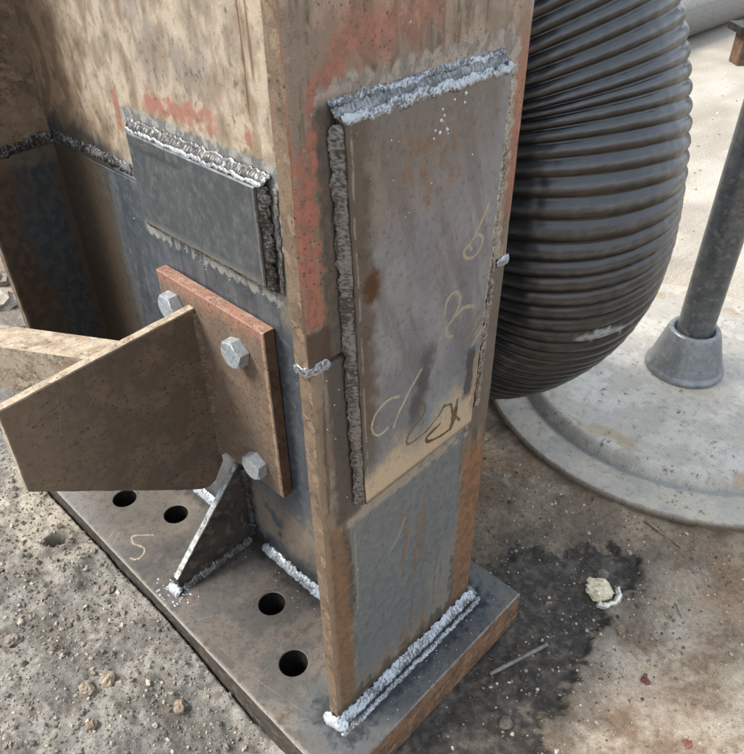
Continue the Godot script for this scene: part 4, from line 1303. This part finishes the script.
# ---------------------------------------------------------------- hose
func build_hose() -> void:
	var cv := Curve3D.new()
	var pts := [Vector3(0.40, 1.30, -0.62), Vector3(0.435, 1.02, -0.44), Vector3(0.472, 0.8348, -0.2829), Vector3(0.501, 0.7113, -0.2097), Vector3(0.5222, 0.5792, -0.1502), Vector3(0.5188, 0.4508, -0.1199), Vector3(0.5468, 0.3252, -0.137), Vector3(0.588, 0.200, -0.235), Vector3(0.66, 0.122, -0.41), Vector3(0.78, 0.102, -0.72), Vector3(0.95, 0.10, -1.1)]
	for i in pts.size():
		var a: Vector3 = pts[maxi(i - 1, 0)]
		var b: Vector3 = pts[mini(i + 1, pts.size() - 1)]
		cv.add_point(pts[i], (a - b) / 6.0, (b - a) / 6.0)
	cv.bake_interval = 0.004
	var ln := cv.get_baked_length()
	var pitch := 0.0150
	var per := 10
	var rows := int(ln / pitch * per)
	var nu := 216
	var P := PackedVector3Array()
	var C := PackedColorArray()
	var t_prev := Vector3.ZERO
	var nn := Vector3(0, 0, 1)
	for r in rows:
		var s := ln * r / (rows - 1)
		var c := cv.sample_baked(s, true)
		var t := (cv.sample_baked(minf(s + 0.01, ln), true) - cv.sample_baked(maxf(s - 0.01, 0.0), true)).normalized()
		nn = (nn - t * nn.dot(t)).normalized()
		var bb := t.cross(nn)
		for k in nu:
			var a := TAU * k / nu
			# wire-wound: the ribs climb one pitch in a turn
			var ph := s / pitch + float(k) / nu
			var f := absf(sin(PI * ph))
			var dir := nn * cos(a) + bb * sin(a)
			var m := soft(n_mid, k * 2560.0 / nu, s * 2600.0)
			var bl := soft(n_blotch, k * 512.0 / nu, s * 900.0)
			var g := fine(n_grain, k * 4096.0 / nu, s * 4100.0)
			var rad := 0.1505 + 0.0052 * pow(f, 0.7) + 0.0022 * (bl - 0.5) + 0.0012 * (m - 0.5)
			P.append(c + dir * rad)
			var col := Color(0.085, 0.086, 0.086).lerp(Color(0.135, 0.135, 0.132), smoothstep(0.3, 0.75, m))
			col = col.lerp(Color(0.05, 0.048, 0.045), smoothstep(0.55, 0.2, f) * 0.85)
			# brown grime in patches, dust and painted highlights on the crests
			col = col.lerp(Color(0.25, 0.205, 0.15), smoothstep(0.55, 0.75, bl) * smoothstep(0.35, 0.75, m) * 0.22)
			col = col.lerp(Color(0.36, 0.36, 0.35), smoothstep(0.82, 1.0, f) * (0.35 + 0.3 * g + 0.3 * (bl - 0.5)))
			col *= 0.92 + 0.16 * g
			# a white scuff low on the bend
			var q := P[P.size() - 1] - Vector3(0.478, 0.3077, 0.010)
			var sc := Vector2(q.dot(Vector3(0.9, 0, 0.436)) / 0.055, q.y / 0.012).length() + (m - 0.5) * 1.3
			if q.length() < 0.12:
				col = col.lerp(Color(0.62, 0.63, 0.62), (1.0 - smoothstep(0.5, 1.0, sc)) * smoothstep(0.3, 0.6, g + 0.15) * 0.85)
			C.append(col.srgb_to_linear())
	var mat := StandardMaterial3D.new()
	mat.vertex_color_use_as_albedo = true
	mat.roughness = 0.31
	mat.metallic_specular = 0.6
	var h := thing("corrugated_hose", "thick black corrugated ventilation hose hanging behind the steel column", "hose")
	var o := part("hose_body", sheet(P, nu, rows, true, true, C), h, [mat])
	o.set_meta("label", "ribbed black hose wall with brown grime and a white scuff")
	# the steel collar on its upper end
	var ring := lathe([Vector2(0.135, 0.0), Vector2(0.163, 0.0), Vector2(0.165, 0.003), Vector2(0.165, 0.037), Vector2(0.163, 0.04), Vector2(0.135, 0.04), Vector2(0.133, 0.02), Vector2(0.135, 0.0)], 64)
	var cl := part("hose_collar", ring, h, [M.steel_grey])
	var t0 := (cv.sample_baked(0.0) - cv.sample_baked(0.03)).normalized()
	var s0 := t0.cross(Vector3(0, 0, 1)).normalized()
	cl.transform = Transform3D(Basis(s0, t0, s0.cross(t0)), cv.sample_baked(0.012))


# ---------------------------------------------------------------- stand
func build_stand() -> void:
	var st := thing("pole_stand", "grey pole standing on a wide dusty round steel base", "pole stand", Vector3(0.957, -0.062, -0.028))
	var R := 0.385
	var mat := paint(Rect2(-R, -R, 2.0 * R, 2.0 * R), 900, 900, func(x: float, y: float) -> void:
		var g := fine(n_grain, x * 2880.0, y * 2880.0)
		var m := fine(n_mid, x * 2090.0, y * 2420.0)
		var b := soft(n_blotch, x * 800.0, y * 800.0)
		var r := sqrt(x * x + y * y)
		K = Color(0.62, 0.585, 0.53).lerp(Color(0.68, 0.645, 0.59), smoothstep(0.35, 0.65, b))
		mixk(Color(0.57, 0.56, 0.535), smoothstep(0.5, 0.85, m) * 0.35)
		# tan dust and crumbs that gathered along the raised ring
		var dust := (1.0 - smoothstep(0.008, 0.035, absf(r - 0.275 + (b - 0.5) * 0.06))) * smoothstep(0.45, 0.6, soft(n_blotch, x * 500.0 + 170.0, y * 500.0))
		mixk(Color(0.58, 0.50, 0.39), dust * 0.8)
		mixk(Color(0.65, 0.595, 0.51), smoothstep(0.30, 0.35, r + (m - 0.5) * 0.06) * smoothstep(0.4, 0.6, b) * 0.6)
		mixk(Color(0.33, 0.27, 0.21), smoothstep(0.76, 0.84, m) * smoothstep(0.5, 0.6, b) * 0.6)
		mixk(Color(0.42, 0.42, 0.41), (1.0 - smoothstep(0.001, 0.007, absf(r - 0.316) + (m - 0.5) * 0.006)) * 0.6)  # shade of the ring's step, painted as a dark line
		mixk(Color(0.40, 0.33, 0.26), smoothstep(0.374, 0.379, r + (m - 0.5) * 0.004) * 0.6)
		var q := 0.88 + 0.24 * g
		K = Color(K.r * q, K.g * q, K.b * q)
		Q = 0.55 + 0.2 * (m - 0.5)
		H = 0.3 * g + 0.3 * m + 0.2 * dust, 0.2, 0.3)
	var prof := [Vector2(0.376, -0.006), Vector2(0.379, 0.0), Vector2(0.3805, 0.006), Vector2(0.379, 0.0095), Vector2(0.376, 0.011), Vector2(0.36, 0.0115), Vector2(0.34, 0.0125), Vector2(0.325, 0.0135), Vector2(0.319, 0.0140), Vector2(0.313, 0.0165), Vector2(0.308, 0.0300), Vector2(0.303, 0.0365), Vector2(0.294, 0.0385), Vector2(0.284, 0.0375), Vector2(0.26, 0.036), Vector2(0.20, 0.037), Vector2(0.12, 0.039), Vector2(0.05, 0.040), Vector2(0.001, 0.040)]
	part("base_disc", lathe(prof, 160, 0.0, 0.5 / R), st, [mat], "dusty pale grey round base with a raised centre")
	var grey := tri_map(tile(Color(0.48, 0.49, 0.485), Color(0.40, 0.41, 0.41), Color(0.54, 0.54, 0.53), 256, 0.35, 0.4, 0.15, 0.15), 5.0)
	part("pole_socket", lathe([Vector2(0.071, 0.039), Vector2(0.0725, 0.043), Vector2(0.072, 0.048), Vector2(0.068, 0.052), Vector2(0.0665, 0.056), Vector2(0.0595, 0.083), Vector2(0.0515, 0.112), Vector2(0.047, 0.126), Vector2(0.045, 0.130), Vector2(0.041, 0.131), Vector2(0.036, 0.129), Vector2(0.0325, 0.12)], 64, 0.0007), st, [grey], "tapered grey socket that holds the pole")
	var dark := tri_map(tile(Color(0.37, 0.375, 0.375), Color(0.31, 0.315, 0.315), Color(0.46, 0.455, 0.44), 256, 0.4, 0.34, 0.25, 0.3), 5.0)
	part("pole", lathe([Vector2(0.0325, 0.05), Vector2(0.0325, 0.3), Vector2(0.0325, 0.8), Vector2(0.0325, 1.6), Vector2(0.030, 1.603), Vector2(0.001, 1.603)], 48), st, [dark], "dark grey round pole")


# ---------------------------------------------------------------- litter
func on_ground(x: float, z: float) -> float:
	var oil := 9.0
	if x > -0.15 and x < 0.62 and z > -0.2 and z < 0.28:
		oil = oil_d(x, z)
	return ground_height(x, z, oil)


func solid(called: String, mesh: Mesh, at: Vector3, turn: float, c: Color, label: String, category: String, rough := 0.85, metal := 0.0, group := "") -> MeshInstance3D:
	var m := M.grain.duplicate() as StandardMaterial3D
	m.albedo_color = c
	m.roughness = rough
	m.metallic = metal
	var o := part(called, mesh, self, [m])
	o.position = at
	o.rotation.y = turn
	tag(o, label, category, group)
	return o


func build_litter() -> void:
	# the broken pale lump with its curved rim, in the oil
	var at := Vector3(0.414, 0, 0.113)
	at.y = on_ground(at.x, at.z) + 0.004
	var sl := thing("broken_concrete_piece", "cream coloured broken lump with a curved white rim in the oil", "rubble", at)
	var cream := tri_map(tile(Color(0.80, 0.74, 0.62), Color(0.70, 0.63, 0.51), Color(0.86, 0.82, 0.72), 128, 0.0, 0.85, 0.7, 0.4), 8.0)
	var lm := part("lump", lump(501, 12, 18, Vector3(0.018, 0.008, 0.020), 0.24), sl, [cream])
	lm.position = Vector3(0.004, 0.004, -0.004)
	lm.rotation = Vector3(0.1, 0.9, 0.12)
	var P := []
	for k in 9:
		var a := lerpf(0.25, 2.75, k / 8.0)
		P.append(Vector3(0.003 + cos(a + 0.25) * 0.024, 0.002, 0.002 + sin(a + 0.25) * 0.022))
	part("rim", weld_mesh(P, Vector3.UP, 0.009, 0.008, 0.011, Color(0.40, 0.36, 0.30), Color(0.62, 0.58, 0.50), 0.9, 61), sl, [M.weld])
	# welding electrode stub
	var a0 := Vector3(0.2023, -0.060, 0.0719)
	var a1 := Vector3(0.292, -0.060, 0.1027)
	rod("welding_rod_stub", a0, a1, 0.0030, Color(0.52, 0.50, 0.47), "short grey welding rod stub lying in the dark oil by the base plate", "welding rod")
	rod("nail", Vector3(0.472, 0, 0.2), Vector3(0.4555, 0, 0.2185), 0.0011, Color(0.66, 0.66, 0.66), "small pale nail lying on the bare concrete", "nail", true)
	rod("thin_stick", Vector3(0.5827, 0, 0.0947), Vector3(0.5676, 0, 0.1602), 0.0016, Color(0.66, 0.56, 0.43), "thin tan stick poking out under the round stand base", "stick")
	# red flakes
	for q in [[0.3321, 0.2241, 0.010, "dull red paint flake on pale concrete, farther from the camera"], [0.2942, 0.2997, 0.008, "pinkish red paint flake at the lower right edge of the view"]]:
		var x: float = q[0]
		var z: float = q[1]
		var s: float = q[2]
		solid("paint_flake", lump(int(x * 1000), 6, 10, Vector3(s * 0.75, 0.002, s * 0.55), 0.7), Vector3(x, on_ground(x, z) + 0.001, z), x * 40.0, Color(0.50, 0.27, 0.20) if s > 0.009 else Color(0.60, 0.36, 0.31), q[3], "paint flake")
	# stones one can pick out
	var stones := [
		[-0.156, -0.264, 0.0105, Color(0.66, 0.59, 0.50), "round pale tan stone in the gravel left of the base plate"],
		[-0.180, -0.270, 0.0095, Color(0.60, 0.54, 0.47), "flat pale stone touching the round tan stone in the gravel"],
		[-0.110, -0.175, 0.0085, Color(0.58, 0.51, 0.43), "small tan stone in the gravel nearest the base plate's left edge"],
		[-0.200, -0.225, 0.007, Color(0.52, 0.46, 0.40), "small grey-brown stone below the pair of pale stones"],
		[-0.085, -0.385, 0.0075, Color(0.60, 0.55, 0.49), "pale stone beside the middle of the base plate's left edge"],
		[-0.215, -0.405, 0.010, Color(0.55, 0.51, 0.46), "grey stone at the far left of the gravel"],
		[0.150, -1.249, 0.035, Color(0.66, 0.62, 0.56), "pale rock behind the far flange at the left edge"],
		[0.190, -1.371, 0.030, Color(0.50, 0.46, 0.41), "grey-brown rock behind the pale rock at the left edge"],
		[0.165, 0.125, 0.0085, Color(0.46, 0.42, 0.36), "lone brown pebble in the oil in front of the base plate"],
		[0.375, 0.165, 0.006, Color(0.64, 0.55, 0.45), "tan chip on the broken lip of the slab"],
		[0.446, 0.098, 0.0095, Color(0.50, 0.46, 0.40), "grey stone just right of the cream broken lump"],
	]
	for q in stones:
		var x: float = q[0]
		var z: float = q[1]
		var s: float = q[2]
		solid("stone", lump(int(absf(x * 3000 + z * 700)), 8, 12, Vector3(s * 1.1, s * 0.7, s * 0.9), 0.28), Vector3(x, on_ground(x, z) + s * 0.25, z), x * 77.0, q[3], q[4], "stone", 0.9, 0.0, "loose stones on the ground")
	grit()


func rod(called: String, a: Vector3, b: Vector3, r: float, c: Color, label: String, category: String, head := false) -> void:
	a.y = on_ground(a.x, a.z) + r * 1.2
	b.y = on_ground(b.x, b.z) + r * 1.2
	var ln := a.distance_to(b)
	var prof := [Vector2(0.0001, 0.0), Vector2(r * 0.8, 0.0), Vector2(r, r * 0.3), Vector2(r * 1.02, ln * 0.4), Vector2(r * 0.95, ln - r * 0.4), Vector2(r * 0.7, ln), Vector2(0.0001, ln)]
	if head:
		prof = [Vector2(0.0001, 0.0), Vector2(r * 2.4, 0.0), Vector2(r * 2.4, r), Vector2(r, r * 1.3), Vector2(r, ln * 0.85), Vector2(0.0001, ln)]
	var o := solid(called, lathe(prof, 14), a, 0.0, c, label, category, 0.6, 0.2)
	var y := (b - a).normalized()
	var x := y.cross(Vector3.UP).normalized()
	o.transform = Transform3D(Basis(x, y, x.cross(y)), a)


func grit() -> void:
	var at := []
	var tone := []
	var add := func(x: float, z: float, s: float, c: Color) -> void:
		if x > -0.058 and x < 0.293 and z < 0.055 and z > -0.69:
			return
		if Vector2(x - 0.957, z + 0.028).length() < 0.39:
			return
		at.append([x, z, s])
		tone.append(c)
	# gravel left of the plate
	for i in 14000:
		var x := rng.randf_range(-0.36, -0.05)
		var z := rng.randf_range(-0.85, 0.06)
		var s := 0.0006 + 0.0016 * pow(rng.randf(), 3.0) + 0.0045 * pow(rng.randf(), 26.0)
		add.call(x, z, s, Color(0.36, 0.335, 0.30).lerp(Color(0.66, 0.61, 0.54), pow(rng.randf(), 1.6)))
	for i in 900:
		var x := rng.randf_range(-0.2, 0.5)
		var z := rng.randf_range(-1.6, -0.7)
		add.call(x, z, rng.randf_range(0.002, 0.009) * rng.randf(), Color(0.38, 0.34, 0.3).lerp(Color(0.68, 0.63, 0.56), rng.randf()))
	# oily grit and pale chips right of the plate
	for i in 2600:
		var x := rng.randf_range(0.0, 0.62)
		var z := rng.randf_range(-0.3, 0.24)
		var wet := oil_d(x, z) < 0.0
		var light := rng.randf() < (0.16 if wet else 0.3)
		var s := 0.0006 + 0.0014 * pow(rng.randf(), 3.0) + 0.003 * pow(rng.randf(), 22.0)
		add.call(x, z, s, Color(0.55, 0.52, 0.47).lerp(Color(0.74, 0.71, 0.66), rng.randf()) if light else Color(0.24, 0.21, 0.18).lerp(Color(0.42, 0.375, 0.32), rng.randf()))
	# thinner over the slab and out behind
	for i in 2600:
		var x := rng.randf_range(0.15, 0.85)
		var z := rng.randf_range(-0.1, 0.42)
		add.call(x, z, 0.0006 + 0.0022 * pow(rng.randf(), 3.0), Color(0.36, 0.31, 0.26).lerp(Color(0.74, 0.67, 0.57), rng.randf()))
	for i in 900:
		var x := rng.randf_range(0.5, 3.5)
		var z := rng.randf_range(-1.6, 0.2)
		add.call(x, z, 0.001 + 0.005 * pow(rng.randf(), 3.0), Color(0.42, 0.36, 0.29).lerp(Color(0.78, 0.71, 0.6), rng.randf()))
	var mm := MultiMesh.new()
	mm.transform_format = MultiMesh.TRANSFORM_3D
	mm.use_colors = true
	mm.mesh = lump(9, 5, 7, Vector3(1.0, 0.7, 0.85), 0.4)
	mm.mesh.surface_set_material(0, M.stone)
	mm.instance_count = at.size()
	for i in at.size():
		var s: float = at[i][2]
		var b := Basis.from_euler(Vector3(rng.randf() * TAU, rng.randf() * TAU, rng.randf() * TAU)).scaled_local(Vector3(s, s * rng.randf_range(0.6, 1.1), s))
		mm.set_instance_transform(i, Transform3D(b, Vector3(at[i][0], on_ground(at[i][0], at[i][1]) + s * 0.02, at[i][1])))
		mm.set_instance_color(i, tone[i].srgb_to_linear())
	var o := MultiMeshInstance3D.new()
	o.name = "grit"
	o.multimesh = mm
	add_child(o)
	tag(o, "loose grit and tiny stones scattered over the ground", "grit", "", "stuff")


# ---------------------------------------------------------------- background
func build_background() -> void:
	# things lying across the yard, seen at the top right
	var pipe := lathe([Vector2(0.07, 0.0), Vector2(0.105, 0.0), Vector2(0.112, 0.008), Vector2(0.114, 0.06), Vector2(0.112, 0.2), Vector2(0.112, 1.0), Vector2(0.112, 2.1), Vector2(0.108, 2.11), Vector2(0.07, 2.11), Vector2(0.07, 1.0), Vector2(0.07, 0.0)], 48, 0.004)
	var o := solid("concrete_pipe", pipe, Vector3.ZERO, 0.0, Color(0.55, 0.535, 0.51), "grey concrete pipe lying across the yard behind the hose", "pipe")
	var y := Vector3(1.0, 0.0, 0.03).normalized()
	o.transform = Transform3D(Basis(y.cross(Vector3.UP), y, y.cross(Vector3.UP).cross(y)), Vector3(3.05, 0.048, -1.34))
	var bar := solid("steel_bar", box_mesh(Vector3(-0.8, -0.03, -0.035), Vector3(0.8, 0.03, 0.035)), Vector3(4.6, -0.02, -1.66), 0.0, Color(0.80, 0.79, 0.76), "long pale steel bar lying behind the grey pipe", "steel bar", 0.6, 0.1)
	bar.rotation = Vector3(0.0, 0.06, 0.0)
	for q in [[4.2, -1.85, 0.05, Color(0.26, 0.24, 0.22), "dark scrap lump behind the pale steel bar, nearer the hose"], [4.75, -1.95, 0.07, Color(0.30, 0.28, 0.25), "larger dark scrap lump behind the pale steel bar, at the upper right corner"]]:
		solid("scrap_lump", lump(int(q[0] * 100.0), 8, 12, Vector3(q[2] * 2.4, q[2], q[2]), 0.3), Vector3(q[0], -0.03, q[1]), q[0], q[3], q[4], "scrap", 0.85, 0.1)
	var tr := thing("trestle", "low brown trestle with a black top at the right edge", "trestle", Vector3(3.6, -0.064, -0.7))
	part("top_rail", box_mesh(Vector3(-0.07, 0.135, -0.345), Vector3(0.07, 0.165, 0.345)), tr, [M.hole])
	for s in [-0.28, 0.28]:
		part("leg", box_mesh(Vector3(-0.045, 0.0, s - 0.03), Vector3(0.045, 0.135, s + 0.03)), tr, [M.edge_brown])
	tr.rotation.y = 0.785
